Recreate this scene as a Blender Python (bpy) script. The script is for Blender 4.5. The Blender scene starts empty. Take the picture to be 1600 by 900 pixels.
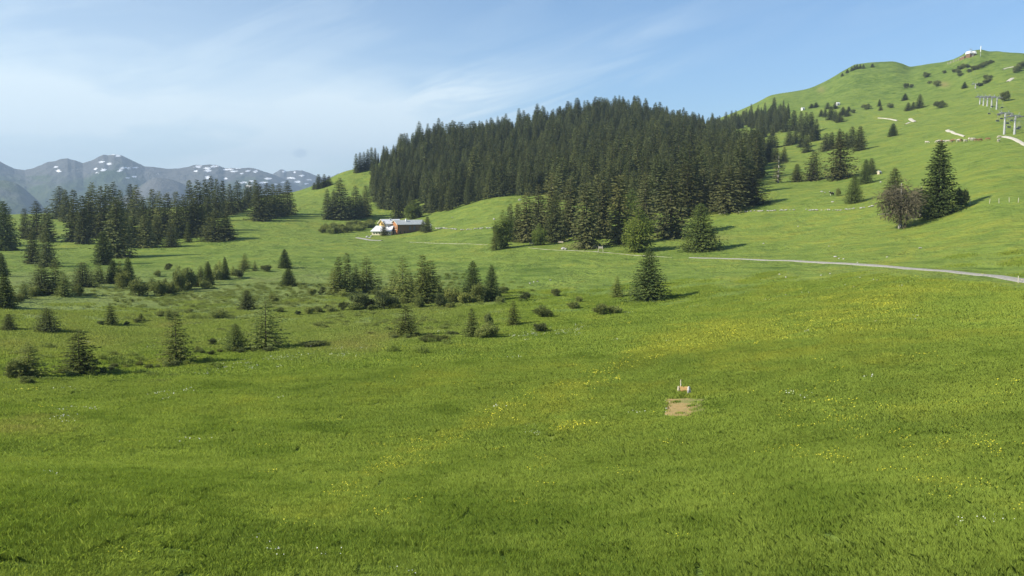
import bpy, bmesh, math, random
import numpy as np
from mathutils import Vector, Matrix
random.seed(7)
R = math.radians
scene = bpy.context.scene
COL = scene.collection

# ------------------------------------------------------------------ camera, sky, sun, exposure
F = 1385.6                       # focal length in pixels of a 1600 wide frame
PITCH = R(5.36)                  # the camera looks slightly down; horizon a little above the middle
cam_d = bpy.data.cameras.new('camera')
cam_d.sensor_width = 36.0
cam_d.lens = 36.0 * F / 1600.0
cam_d.clip_start = 0.5
cam_d.clip_end = 40000.0
cam = bpy.data.objects.new('camera', cam_d)
COL.objects.link(cam)
cam.location = (0, 0, 0)
cam.rotation_euler = (R(90) - PITCH, 0, 0)
scene.camera = cam

SUN_EL, SUN_BACK = R(37), R(22)   # sun to the left, a little behind the camera
SUN_DIR = Vector((-math.cos(SUN_EL) * math.cos(SUN_BACK), -math.cos(SUN_EL) * math.sin(SUN_BACK), math.sin(SUN_EL)))
sd = bpy.data.lights.new('sun', 'SUN')
sd.energy = 4.6
sd.angle = R(0.5)
sd.color = (1.0, 0.93, 0.80)
sun = bpy.data.objects.new('sun', sd)
COL.objects.link(sun)
sun.rotation_euler = SUN_DIR.to_track_quat('Z', 'Y').to_euler()
sun.location = (-200, -50, 300)

vs = scene.view_settings
vs.view_transform = 'Standard'
vs.look = 'None'
vs.exposure = 0.70
vs.gamma = 1.0
vs.use_curve_mapping = False

class NT:
    """tiny helper round a node tree"""
    def __init__(self, tree):
        self.t = tree; self.n = tree.nodes; self.l = tree.links
    def add(self, typ, **kw):
        nd = self.n.new(typ)
        for k, v in kw.items():
            setattr(nd, k, v)
        return nd
    def link(self, a, b):
        self.l.new(a, b)
    def put(self, sock, v):
        if hasattr(v, 'is_linked') or isinstance(v, bpy.types.NodeSocket):
            self.l.new(v, sock)
        else:
            sock.default_value = v
    def math(self, op, a, b=0.0, c=0.0, clamp=False):
        nd = self.add('ShaderNodeMath', operation=op, use_clamp=clamp)
        for i, v in enumerate((a, b, c)):
            self.put(nd.inputs[i], v)
        return nd.outputs[0]
    def mix(self, f, a, b, blend='MIX'):
        nd = self.add('ShaderNodeMix', data_type='RGBA', blend_type=blend)
        self.put(nd.inputs[0], f)
        for s, v in ((nd.inputs[6], a), (nd.inputs[7], b)):
            if isinstance(v, tuple) and len(v) == 3:
                v = v + (1.0,)
            self.put(s, v)
        return nd.outputs[2]
    def noise(self, vec, scale, detail=3.0, rough=0.55, dist=0.0):
        nd = self.add('ShaderNodeTexNoise')
        if vec is not None:
            self.l.new(vec, nd.inputs['Vector'])
        nd.inputs['Scale'].default_value = scale
        nd.inputs['Detail'].default_value = detail
        nd.inputs['Roughness'].default_value = rough
        nd.inputs['Distortion'].default_value = dist
        return nd.outputs[0]
    def ramp(self, v, a, b, lo=0.0, hi=1.0, smooth=True):
        nd = self.add('ShaderNodeMapRange', interpolation_type='SMOOTHSTEP' if smooth else 'LINEAR')
        self.put(nd.inputs[0], v)
        for i, x in enumerate((a, b, lo, hi)):
            nd.inputs[i + 1].default_value = x
        return nd.outputs[0]
    def vmath(self, op, a, b=None):
        nd = self.add('ShaderNodeVectorMath', operation=op)
        self.put(nd.inputs[0], a)
        if b is not None:
            self.put(nd.inputs[1], b)
        return nd.outputs[0]

world = bpy.data.worlds.new('World')
scene.world = world
world.use_nodes = True
w = NT(world.node_tree)
w.n.clear()
sky = w.add('ShaderNodeTexSky', sky_type='NISHITA')
sky.sun_disc = False
sky.sun_elevation = SUN_EL
sky.sun_rotation = math.atan2(SUN_DIR.x, SUN_DIR.y)
sky.altitude = 1500
sky.air_density = 1.0
sky.dust_density = 0.6
sky.ozone_density = 1.0
tc = w.add('ShaderNodeTexCoord')
sep = w.add('ShaderNodeSeparateXYZ')
w.link(tc.outputs['Generated'], sep.inputs[0])
az = w.math('MULTIPLY', w.math('ARCTAN2', sep.outputs[0], sep.outputs[1]), 57.2958)     # degrees, 0 = view axis
el = w.math('MULTIPLY', w.math('ARCSINE', sep.outputs[2]), 57.2958)
# cirrus: long wisps that climb to the right
ca, sa = math.cos(R(17)), math.sin(R(17))
uu = w.math('ADD', w.math('MULTIPLY', az, ca), w.math('MULTIPLY', el, sa))
vv = w.math('SUBTRACT', w.math('MULTIPLY', el, ca), w.math('MULTIPLY', az, sa))
cmb = w.add('ShaderNodeCombineXYZ')
w.link(w.math('MULTIPLY', uu, 0.085), cmb.inputs[0])
w.link(w.math('MULTIPLY', vv, 0.42), cmb.inputs[1])
wisp = w.noise(cmb.outputs[0], 1.0, 6.0, 0.58, 0.9)
wispm = w.ramp(wisp, 0.40, 0.72)
cmb2 = w.add('ShaderNodeCombineXYZ')
w.link(w.math('MULTIPLY', az, 0.07), cmb2.inputs[0])
w.link(w.math('MULTIPLY', el, 0.26), cmb2.inputs[1])
cmb2.inputs[2].default_value = 4.3
soft = w.ramp(w.noise(cmb2.outputs[0], 1.0, 4.0, 0.55, 0.5), 0.36, 0.70)
def gauss(v, c, s):
    d = w.math('DIVIDE', w.math('SUBTRACT', v, c), s)
    return w.math('POWER', 2.71828, w.math('MULTIPLY', w.math('MULTIPLY', d, d), -1.0))
band = w.math('MULTIPLY', gauss(vv, 7.4, 1.35), w.math('MULTIPLY', w.ramp(az, -27, -15), w.ramp(az, 14, 3)))
band2 = w.math('MULTIPLY', gauss(vv, 5.3, 0.8), w.math('MULTIPLY', w.ramp(az, -8, 0), w.ramp(az, 14, 4)))
low = w.math('MULTIPLY', gauss(el, 4.0, 4.4), w.ramp(az, 4, -14))
left = w.math('MULTIPLY', w.ramp(az, 10, -26), gauss(el, 9, 9))
band = w.math('MULTIPLY', band, w.math('ADD', w.math('MULTIPLY', gauss(az, -6.5, 7.5), 0.75), 0.30))
cl = w.math('MULTIPLY', band, w.math('ADD', w.math('MULTIPLY', wispm, 1.0), 0.30))
cl = w.math('ADD', cl, w.math('MULTIPLY', band2, w.math('MULTIPLY', wispm, 0.55)))
cl = w.math('ADD', cl, w.math('MULTIPLY', low, w.math('ADD', w.math('MULTIPLY', soft, 0.55), 0.42)))
cl = w.math('ADD', cl, w.math('MULTIPLY', left, w.math('ADD', w.math('MULTIPLY', wispm, 0.14), 0.24)))
cl = w.math('ADD', cl, w.math('MULTIPLY', wispm, w.math('MULTIPLY', w.ramp(el, 2, 14), 0.07)))
cl = w.math('MINIMUM', cl, 0.85)
# the small grey cloud low over the far range
pz = w.math('MULTIPLY', gauss(az, -13.35, 0.55), gauss(el, 3.2, 0.36))
puffn = w.noise(tc.outputs['Generated'], 70.0, 4.0, 0.6)
puff = w.ramp(w.math('MULTIPLY', pz, w.math('ADD', puffn, 0.45)), 0.28, 0.8)
SKY_STRENGTH = 0.088
tint = w.mix(1.0, sky.outputs[0], (0.83, 1.0, 1.12), 'MULTIPLY')
col = w.mix(cl, tint, tuple(v / SKY_STRENGTH for v in (0.64, 0.725, 0.755)))
col = w.mix(w.math('MULTIPLY', puff, 0.5), col, tuple(v / SKY_STRENGTH for v in (0.36, 0.45, 0.54)))
bg = w.add('ShaderNodeBackground')
w.link(col, bg.inputs[0])
bg.inputs[1].default_value = SKY_STRENGTH
wo = w.add('ShaderNodeOutputWorld')
w.link(bg.outputs[0], wo.inputs[0])

scene.cycles.max_bounces = 5
scene.cycles.diffuse_bounces = 2
scene.cycles.transmission_bounces = 3
scene.cycles.volume_bounces = 0
scene.cycles.transparent_max_bounces = 6
scene.cycles.use_denoising = True
scene.cycles.denoiser = 'OPENIMAGEDENOISE'
scene.cycles.denoising_input_passes = 'RGB_ALBEDO_NORMAL'
scene.cycles.denoising_prefilter = 'ACCURATE'
scene.cycles.sample_clamp_indirect = 4.0

# ------------------------------------------------------------------ numeric helpers
rng = np.random.default_rng(11)

def vnoise(x, y, seed=0):
    """smooth value noise, -1..1"""
    xi = np.floor(x).astype(np.int64); yi = np.floor(y).astype(np.int64)
    fx = x - xi; fy = y - yi
    fx = fx * fx * fx * (fx * (fx * 6 - 15) + 10); fy = fy * fy * fy * (fy * (fy * 6 - 15) + 10)
    def h(a, b):
        n = (a * 374761393 + b * 668265263 + seed * 974634777) & 0x7fffffff
        n = ((n ^ (n >> 13)) * 1274126177) & 0x7fffffff
        n = (n ^ (n >> 16)) & 0xffff
        return n / 32767.5 - 1.0
    a = h(xi, yi); b = h(xi + 1, yi); c = h(xi, yi + 1); d = h(xi + 1, yi + 1)
    return (a * (1 - fx) + b * fx) * (1 - fy) + (c * (1 - fx) + d * fx) * fy

def fbm(x, y, seed=0, oct=4, gain=0.5):
    s = np.zeros_like(x, dtype=float); a = 1.0; t = 0.0
    for i in range(oct):
        s += a * vnoise(x * 2 ** i + 17.3 * i, y * 2 ** i - 9.1 * i, seed + i); t += a; a *= gain
    return s / t

def sstep(a, b, v):
    t = np.clip((v - a) / (b - a), 0, 1)
    return t * t * (3 - 2 * t)

def pchip(xk, yk, x):
    xk = np.asarray(xk, float); yk = np.asarray(yk, float)
    h = np.diff(xk); d = np.diff(yk) / h
    m = np.zeros_like(yk)
    for i in range(1, len(xk) - 1):
        if d[i - 1] * d[i] > 0:
            w1 = 2 * h[i] + h[i - 1]; w2 = h[i] + 2 * h[i - 1]
            m[i] = (w1 + w2) / (w1 / d[i - 1] + w2 / d[i])
    m[0] = d[0]; m[-1] = d[-1]
    x = np.asarray(x, float)
    i = np.clip(np.searchsorted(xk, x) - 1, 0, len(h) - 1)
    t = np.clip((x - xk[i]) / h[i], 0, 1)
    return ((2 * t**3 - 3 * t**2 + 1) * yk[i] + (t**3 - 2 * t**2 + t) * h[i] * m[i] + (-2 * t**3 + 3 * t**2) * yk[i + 1] + (t**3 - t**2) * h[i] * m[i + 1])

CP, SP = math.cos(PITCH), math.sin(PITCH)
def ray(px, py):
    """unit direction of a sight line"""
    x = (np.asarray(px, float) - 800) / F; v = (450 - np.asarray(py, float)) / F
    d = np.stack([x + 0 * v, CP + v * SP + 0 * x, -SP + v * CP + 0 * x], -1)
    return d / np.linalg.norm(d, axis=-1, keepdims=True)
def project(x, y, z):
    dep = y * CP - z * SP
    up = y * SP + z * CP
    dep = np.where(dep > 0.1, dep, 0.1)
    return 800 + F * x / dep, 450 - F * up / dep, dep
def polar_of(px, py, r):
    """azimuth and height of the point at ground range r on a sight line"""
    d = ray(px, py)
    hr = np.hypot(d[..., 0], d[..., 1])
    return np.arctan2(d[..., 0], d[..., 1]), d[..., 2] / hr * r

# ------------------------------------------------------------------ the lie of the land
# sight lines and ground ranges of the breaks of slope, near to far: (column, row, range)
LAND = [
 [(-300,900,32),(800,900,32),(1900,900,32)],
 [(-300,700,69),(0,700,68),(200,700,67),(400,700,66),(600,700,65),(800,700,63),(1000,700,60),(1200,700,57),(1400,700,55),(1600,700,54),(1900,700,53)],
 [(-300,560,136),(0,560,135),(200,560,133),(400,560,128),(600,560,121),(800,560,114),(1000,560,106),(1200,560,98),(1400,560,92),(1600,560,88),(1900,560,86)],
 [(-300,475,214),(0,475,212),(200,475,212),(400,475,207),(600,475,201),(800,475,193),(1000,475,180),(1200,472,164),(1400,466,150),(1600,475,142),(1900,490,132)],
 [(-300,405,390),(0,410,375),(200,402,390),(400,395,390),(600,395,370),(800,390,335),(1000,396,305),(1200,407,262),(1400,418,212),(1600,439,178),(1900,470,150)],
 [(-300,362,600),(0,366,560),(200,362,545),(400,346,560),(600,345,580),(800,306,560),(1000,318,470),(1200,305,455),(1400,300,400),(1600,292,335),(1900,290,325)],
 [(-300,346,800),(0,342,700),(200,337,690),(400,320,700),(600,292,720),(800,252,760),(1000,237,760),(1200,245,720),(1400,225,650),(1600,226,480),(1900,220,460)],
 [(-300,340,980),(0,336,880),(120,332,850),(200,328,830),(300,322,820),(400,310,810),(459,300,810),(500,286,820),(540,268,830),(576,260,845),(600,254,860),(640,240,880),(700,228,905),(760,221,930),
  (800,215,945),(870,201,970),(920,192,990),(950,188,1000),(1000,189,1000),(1060,201,1000),(1100,204,1010),(1150,197,1060),(1200,187,1080),(1260,178,1080),(1320,170,1060),(1400,162,1040),(1500,150,980),(1600,140,900),(1900,140,860)],
 [(-300,372,1330),(0,368,1250),(300,352,1180),(459,338,1150),(576,310,1180),(700,285,1240),(950,240,1330),(1060,226,1380),(1110,196,1480),(1150,180,1520),(1180,167,1540),(1205,155,1550),(1260,145,1560),(1282,136,1570),
  (1305,124,1580),(1323,113.5,1590),(1338,106.5,1600),(1365,104,1600),(1392,103,1600),(1410,107,1600),(1423,111.5,1590),(1440,109,1570),(1480,102,1530),(1500,95.5,1500),(1512,89,1480),(1530,86.5,1470),(1545,90.5,1470),
  (1560,91,1460),(1580,93.5,1440),(1600,95,1420),(1700,100,1380),(1900,104,1350)],
]
TH0, TH1 = R(-34), R(34)
th_f = np.linspace(TH0, TH1, 620)
th_side = np.linspace(R(34), R(180), 40)[1:]
TH = np.concatenate([-th_side[::-1], th_f, th_side])
NR = 520
LR = np.linspace(math.log(6.0), math.log(14000.0), NR)
RR = np.exp(LR)
curves = []
for c in LAND:
    a = np.array(c, float)
    t, z = polar_of(a[:, 0], a[:, 1], a[:, 2])
    curves.append((t, a[:, 2], z))
Z = np.zeros((len(TH), NR))
for i, t in enumerate(TH):
    tc_ = min(max(t, R(-38)), R(38))
    rk = [0.0, 14.0]; zk = [-12.2, -12.6]
    for (ct, cr, cz) in curves:
        rk.append(float(pchip(ct, cr, [np.clip(tc_, ct[0], ct[-1])])[0])); zk.append(float(pchip(ct, cz, [np.clip(tc_, ct[0], ct[-1])])[0]))
    # beyond the skyline the ground falls away into the next valley
    rk += [rk[-1] + 420, rk[-1] + 1300, 14000.0]
    zk += [zk[-1] - 110, -420.0, -450.0]
    z = pchip(rk, zk, RR)
    back = sstep(R(60), R(150), abs(t))
    Z[i] = z * (1 - back) + (-12.5) * back
Xg = np.sin(TH)[:, None] * RR[None, :]
Yg = np.cos(TH)[:, None] * RR[None, :]
rr = np.broadcast_to(RR[None, :], Z.shape)
u = fbm(Xg / 11.0, Yg / 11.0, 3, 3)
Z += u * 0.22 * sstep(15, 50, rr) * (1 - sstep(260, 500, rr))
u = fbm(Xg / 42.0, Yg / 42.0, 5, 3)
Z += u * 0.75 * sstep(90, 200, rr)
u = fbm(Xg / 90.0, Yg / 90.0, 9, 4)
_pxg, _pyg, _ = project(Xg, Yg, Z)
hillm = sstep(1150, 1300, _pxg) * sstep(420, 700, rr)
Z += u * 4.5 * hillm * (1 - 0.75 * sstep(1380, 1480, rr) * (1 - sstep(1700, 1900, rr)))

def height(x, y):
    x = np.asarray(x, float); y = np.asarray(y, float)
    t = np.arctan2(x, y); lr = np.log(np.maximum(np.hypot(x, y), 6.01))
    fi = np.interp(t, TH, np.arange(len(TH))); fj = np.clip((lr - LR[0]) / (LR[1] - LR[0]), 0, NR - 1.001)
    i = np.clip(fi.astype(int), 0, len(TH) - 2); j = fj.astype(int)
    a = fi - i; b = fj - j
    return (Z[i, j] * (1 - a) + Z[i + 1, j] * a) * (1 - b) + (Z[i, j + 1] * (1 - a) + Z[i + 1, j + 1] * a) * b

_s = np.exp(np.linspace(math.log(18), math.log(2600), 2600))
def ground_hit(px, py):
    """first point of the ground on a sight line"""
    d = ray(px, py)
    x, y, z = d[0] * _s, d[1] * _s, d[2] * _s
    g = z - height(x, y)
    k = np.nonzero(g < 0)[0]
    if len(k) == 0 or k[0] == 0:
        k = int(np.argmin(g))
        return Vector((x[k], y[k], float(height(x[k], y[k]))))
    k = k[0]
    f = g[k - 1] / (g[k - 1] - g[k])
    s = _s[k - 1] + f * (_s[k] - _s[k - 1])
    return Vector((d[0] * s, d[1] * s, float(height(d[0] * s, d[1] * s))))
def depth(p):
    return p.y * CP - p.z * SP
def ground_normal(x, y, e=1.0):
    hx = (height(x + e, y) - height(x - e, y)) / (2 * e); hy = (height(x, y + e) - height(x, y - e)) / (2 * e)
    n = np.stack([-hx, -hy, np.ones_like(hx)], -1)
    return n / np.linalg.norm(n, axis=-1, keepdims=True)

# ------------------------------------------------------------------ object helpers
def tag(o, label=None, cat=None, group=None, kind=None):
    if label: o['label'] = label
    if cat: o['category'] = cat
    if group: o['group'] = group
    if kind: o['kind'] = kind
    return o
def mesh_from(name, verts, faces, mats, smooth=False, fmat=None):
    me = bpy.data.meshes.new(name)
    me.from_pydata([tuple(v) for v in verts], [], [tuple(int(k) for k in f) for f in faces])
    for m in (mats if isinstance(mats, (list, tuple)) else [mats]):
        me.materials.append(m)
    if smooth:
        me.polygons.foreach_set('use_smooth', [True] * len(me.polygons))
    if fmat is not None:
        me.polygons.foreach_set('material_index', fmat)
    me.update()
    return me
def quads_mesh(name, V, mat, nper=4):
    """mesh of separate polygons; V is (n, nper, 3)"""
    n = len(V)
    me = bpy.data.meshes.new(name)
    me.vertices.add(n * nper); me.loops.add(n * nper); me.polygons.add(n)
    me.vertices.foreach_set('co', np.ascontiguousarray(V, dtype=np.float32).ravel())
    me.loops.foreach_set('vertex_index', np.arange(n * nper, dtype=np.int32))
    me.polygons.foreach_set('loop_start', np.arange(0, n * nper, nper, dtype=np.int32))
    me.polygons.foreach_set('loop_total', np.full(n, nper, dtype=np.int32))
    me.materials.append(mat)
    me.update(calc_edges=True)
    return me
def link(name, me, loc=(0, 0, 0), parent=None):
    o = bpy.data.objects.new(name, me)
    COL.objects.link(o)
    o.location = loc
    if parent is not None:
        o.parent = parent
    return o
def empty(name, loc=(0, 0, 0), rz=0.0):
    o = bpy.data.objects.new(name, None)
    COL.objects.link(o)
    o.location = loc
    o.rotation_euler = (0, 0, rz)
    o.empty_display_size = 0.5
    return o
class MB:
    """collects boxes, tubes and prisms; build() links them as one mesh object"""
    def __init__(self):
        self.v = []; self.f = []
    def poly(self, vs, fs):
        k = len(self.v); self.v += [tuple(p) for p in vs]; self.f += [tuple(i + k for i in f) for f in fs]; return self
    def box(self, x0, x1, y0, y1, z0, z1):
        return self.poly([(x0,y0,z0),(x1,y0,z0),(x1,y1,z0),(x0,y1,z0),(x0,y0,z1),(x1,y0,z1),(x1,y1,z1),(x0,y1,z1)],
                         [(0,3,2,1),(4,5,6,7),(0,1,5,4),(1,2,6,5),(2,3,7,6),(3,0,4,7)])
    def tube(self, a, b, r0, r1=None, n=8):
        a = Vector(a); b = Vector(b); r1 = r0 if r1 is None else r1
        d = (b - a).normalized()
        s = d.orthogonal().normalized(); t = d.cross(s)
        vs = [a + (s * math.cos(q) + t * math.sin(q)) * r0 for q in [2 * math.pi * i / n for i in range(n)]]
        vs += [b + (s * math.cos(q) + t * math.sin(q)) * r1 for q in [2 * math.pi * i / n for i in range(n)]]
        fs = [(i, (i + 1) % n, n + (i + 1) % n, n + i) for i in range(n)] + [tuple(range(n - 1, -1, -1)), tuple(range(n, 2 * n))]
        return self.poly(vs, fs)
    def path(self, pts, r, n=6):
        for a, b in zip(pts[:-1], pts[1:]):
            self.tube(a, b, r, r, n)
        return self
    def mesh(self, name, mat, smooth=False):
        return mesh_from(name, self.v, self.f, mat, smooth)
    def build(self, name, mat, parent=None, loc=(0, 0, 0), smooth=False):
        return link(name, self.mesh(name, mat, smooth), loc, parent)

# ------------------------------------------------------------------ materials
def new_mat(name):
    m = bpy.data.materials.new(name)
    m.use_nodes = True
    nt = NT(m.node_tree)
    nt.n.clear()
    out = nt.add('ShaderNodeOutputMaterial')
    return m, nt, out
def bsdf(nt, out, col, rough=0.8, spec=0.3, bump=None, metal=0.0):
    p = nt.add('ShaderNodeBsdfPrincipled')
    nt.put(p.inputs['Base Color'], col if not isinstance(col, tuple) else tuple(col) + (1.0,))
    nt.put(p.inputs['Roughness'], rough)
    p.inputs['Specular IOR Level'].default_value = spec
    p.inputs['Metallic'].default_value = metal
    if bump is not None:
        b = nt.add('ShaderNodeBump')
        b.inputs['Strength'].default_value = bump[1]
        b.inputs['Distance'].default_value = bump[2]
        nt.link(bump[0], b.inputs['Height'])
        nt.link(b.outputs[0], p.inputs['Normal'])
    nt.link(p.outputs[0], out.inputs[0])
    return p
def worn(name, c1, c2, scale=3.0, rough=0.75, spec=0.3, bump=0.3, metal=0.0, stretch=(1, 1, 1)):
    """two tone weathered surface"""
    m, nt, out = new_mat(name)
    t = nt.add('ShaderNodeTexCoord')
    v = nt.vmath('MULTIPLY', t.outputs['Object'], stretch)
    n = nt.noise(v, scale, 5.0, 0.6)
    col = nt.mix(nt.ramp(n, 0.3, 0.7), c1, c2)
    bsdf(nt, out, col, rough, spec, (n, bump, 0.05), metal)
    return m

def meadow_colour(nt, tint):
    """colour of the turf from the lie of the land: tint red = yellow bloom and dry tips, green = boggy, blue = trodden"""
    g = nt.add('ShaderNodeNewGeometry')
    pos = g.outputs['Position']
    flat = nt.vmath('MULTIPLY', pos, (1.0, 1.0, 0.25))
    sp = nt.add('ShaderNodeSeparateColor')
    nt.link(tint, sp.inputs[0])
    n1 = nt.noise(flat, 0.021, 4.0, 0.6, 0.3)
    n2 = nt.noise(flat, 0.13, 4.0, 0.6, 0.4)
    n3 = nt.noise(flat, 0.75, 3.0, 0.65)
    yel = nt.math('ADD', nt.math('MULTIPLY', nt.math('SUBTRACT', n1, 0.5), 0.9), nt.math('ADD', sp.outputs[0], nt.math('MULTIPLY', nt.math('SUBTRACT', n2, 0.5), 1.7)))
    c = nt.mix(nt.ramp(yel, 0.0, 0.45), (0.100, 0.156, 0.024), (0.180, 0.242, 0.044))
    c = nt.mix(nt.ramp(yel, 0.40, 1.0), c, (0.252, 0.276, 0.044))
    n4 = nt.noise(flat, 0.055, 6.0, 0.68, 0.6)
    c = nt.mix(nt.ramp(n4, 0.48, 0.66, 0.0, 0.55), c, nt.mix(1.0, c, (0.62, 0.70, 0.75), 'MULTIPLY'))
    bog = nt.math('ADD', sp.outputs[1], nt.math('MULTIPLY', nt.math('SUBTRACT', n2, 0.5), nt.math('MULTIPLY', sp.outputs[1], 1.6)))
    c = nt.mix(nt.ramp(bog, 0.1, 1.0), c, (0.190, 0.232, 0.064))
    rus = nt.math('MULTIPLY', nt.ramp(n2, 0.52, 0.72), nt.math('MULTIPLY', sp.outputs[1], 0.32))
    c = nt.mix(rus, c, (0.135, 0.105, 0.035))
    c = nt.mix(nt.ramp(n3, 0.25, 0.75, 0.0, 0.42), c, nt.mix(0.5, c, (0.04, 0.085, 0.008)))
    c = nt.mix(nt.math('MULTIPLY', sp.outputs[2], nt.ramp(n3, 0.15, 0.6, 0.6, 1.0)), c, (0.27, 0.215, 0.085))
    return c, (n1, n2, n3), pos

# turf as a ground sheet
M_GROUND, nt, out = new_mat('meadow_ground')
at = nt.add('ShaderNodeAttribute', attribute_name='tint')
c, (n1, n2, n3), pos = meadow_colour(nt, at.outputs['Color'])
fine = nt.noise(pos, 2.6, 3.0, 0.7)
hb = nt.math('ADD', nt.math('MULTIPLY', n3, 0.6), nt.math('MULTIPLY', fine, 0.4))
c = nt.mix(nt.ramp(fine, 0.3, 0.7, 0.14, 0.0), c, (0.03, 0.06, 0.008))
n5 = nt.noise(nt.vmath('MULTIPLY', pos, (1.0, 1.0, 1.6)), 0.06, 5.0, 0.65, 0.4)
hb = nt.math('ADD', nt.math('MULTIPLY', hb, 0.5), nt.math('ADD', nt.math('MULTIPLY', n2, 1.2), nt.math('MULTIPLY', n5, 4.0)))
p = bsdf(nt, out, c, 0.9, 0.1, (hb, 0.9, 1.0))
# turf as blades
def blade_mat(name, tip, mixf, trans=0.35, gain=1.9):
    m, nt, out = new_mat(name)
    at = nt.add('ShaderNodeAttribute', attribute_name='tint', attribute_type='INSTANCER')
    c, ns, pos = meadow_colour(nt, at.outputs['Color'])
    g = nt.add('ShaderNodeNewGeometry')
    isl = g.outputs['Random Per Island']
    c = nt.mix(nt.math('MULTIPLY', isl, mixf), c, tip)
    c = nt.mix(nt.ramp(isl, 0.0, 1.0, 0.10, 0.0, False), c, (0.03, 0.07, 0.006))
    nrm = nt.vmath('NORMALIZE', nt.vmath('ADD', nt.vmath('MULTIPLY', g.outputs['Normal'], (0.32, 0.32, 0.32)), (0.0, 0.0, 0.9)))
    c = nt.mix(1.0, c, (gain, gain, gain), 'MULTIPLY')
    d = nt.add('ShaderNodeBsdfDiffuse'); nt.link(c, d.inputs[0]); nt.link(nrm, d.inputs['Normal'])
    tr = nt.add('ShaderNodeBsdfTranslucent'); nt.link(nt.mix(1.0, c, (1.0, 1.0, 0.6), 'MULTIPLY'), tr.inputs[0])
    mx = nt.add('ShaderNodeMixShader'); mx.inputs[0].default_value = trans
    nt.link(d.outputs[0], mx.inputs[1]); nt.link(tr.outputs[0], mx.inputs[2])
    nt.link(mx.outputs[0], out.inputs[0])
    return m
M_BLADE = blade_mat('grass_blades', (0.21, 0.25, 0.035), 0.45, 0.36)
M_TUFT = blade_mat('bog_tufts', (0.17, 0.19, 0.065), 0.5, 0.25, 1.45)
M_YELLOW, nt, out = new_mat('buttercup_petals'); bsdf(nt, out, (0.72, 0.66, 0.04), 0.5, 0.3)
M_WHITE, nt, out = new_mat('daisy_petals'); bsdf(nt, out, (0.78, 0.78, 0.70), 0.6, 0.3)

def foliage(name, dark, light, tip, trans=0.22, per_tree=0.35):
    m, nt, out = new_mat(name)
    g = nt.add('ShaderNodeNewGeometry')
    oi = nt.add('ShaderNodeObjectInfo')
    isl = g.outputs['Random Per Island']
    n = nt.noise(g.outputs['Position'], 0.35, 3.0, 0.6)
    c = nt.mix(nt.ramp(n, 0.3, 0.7), dark, light)
    c = nt.mix(nt.math('MULTIPLY', nt.math('POWER', isl, 2.0), 0.8), c, tip)
    r3 = nt.ramp(nt.math('FRACT', nt.math('MULTIPLY', oi.outputs['Random'], 23.7)), 0.0, 1.0, 0.72, 1.38, False)
    vm = nt.add('ShaderNodeVectorMath', operation='SCALE'); nt.link(c, vm.inputs[0]); nt.link(r3, vm.inputs[3]); c = vm.outputs[0]
    c = nt.mix(nt.math('MULTIPLY', oi.outputs['Random'], per_tree), c, nt.mix(0.6, c, (0.012, 0.022, 0.012)))
    r2 = nt.math('FRACT', nt.math('MULTIPLY', oi.outputs['Random'], 7.31))
    c = nt.mix(nt.ramp(r2, 0.45, 1.0, 0.0, 0.6), c, nt.mix(1.0, c, (1.35, 1.25, 1.05), 'MULTIPLY'))
    nrm = nt.vmath('NORMALIZE', nt.vmath('ADD', nt.vmath('MULTIPLY', g.outputs['Normal'], (0.8, 0.8, 0.8)), (0.0, 0.0, 0.45)))
    d = nt.add('ShaderNodeBsdfDiffuse'); nt.link(c, d.inputs[0]); nt.link(nrm, d.inputs['Normal'])
    tr = nt.add('ShaderNodeBsdfTranslucent'); nt.link(c, tr.inputs[0])
    mx = nt.add('ShaderNodeMixShader'); mx.inputs[0].default_value = trans
    nt.link(d.outputs[0], mx.inputs[1]); nt.link(tr.outputs[0], mx.inputs[2])
    nt.link(mx.outputs[0], out.inputs[0])
    return m
M_SPRUCE = foliage('spruce_needles', (0.066, 0.086, 0.034), (0.098, 0.118, 0.042), (0.155, 0.165, 0.058), 0.15)
M_SPRUCE_OLD = foliage('old_spruce_needles', (0.085, 0.100, 0.040), (0.125, 0.136, 0.050), (0.185, 0.180, 0.072), 0.18)
M_YOUNG = foliage('young_spruce_needles', (0.095, 0.128, 0.036), (0.140, 0.176, 0.048), (0.21, 0.235, 0.07), 0.25)
M_DENSE = foliage('dense_spruce_needles', (0.056, 0.088, 0.028), (0.088, 0.122, 0.036), (0.14, 0.17, 0.05), 0.15, 0.1)
M_GREEN = foliage('broadleaf_leaves', (0.108, 0.155, 0.034), (0.155, 0.205, 0.045), (0.21, 0.25, 0.06), 0.45, 0.1)
M_SHRUB = foliage('shrub_leaves', (0.135, 0.178, 0.045), (0.205, 0.240, 0.065), (0.27, 0.28, 0.09), 0.30)
M_MUGO = foliage('mountain_pine_needles', (0.080, 0.105, 0.038), (0.118, 0.142, 0.048), (0.16, 0.175, 0.062), 0.15)
M_TWIG = foliage('dry_twigs', (0.105, 0.094, 0.054), (0.140, 0.124, 0.072), (0.185, 0.165, 0.10), 0.05, 0.1)
M_BARK = worn('spruce_bark', (0.10, 0.075, 0.055), (0.20, 0.165, 0.13), 6.0, 0.9, 0.1, 0.5, stretch=(1, 1, 0.15))
M_PALEBARK = worn('pale_dead_bark', (0.34, 0.31, 0.27), (0.52, 0.49, 0.44), 6.0, 0.9, 0.1, 0.5, stretch=(1, 1, 0.15))
M_GRAVEL = worn('pale_gravel', (0.24, 0.23, 0.195), (0.37, 0.355, 0.315), 2.5, 0.9, 0.1, 0.4)
M_STONE = worn('limestone', (0.28, 0.27, 0.24), (0.52, 0.50, 0.46), 2.0, 0.85, 0.2, 0.5)
M_STEEL = worn('galvanised_steel', (0.36, 0.37, 0.36), (0.50, 0.50, 0.47), 1.5, 0.45, 0.5, 0.05, 0.25)
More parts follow.
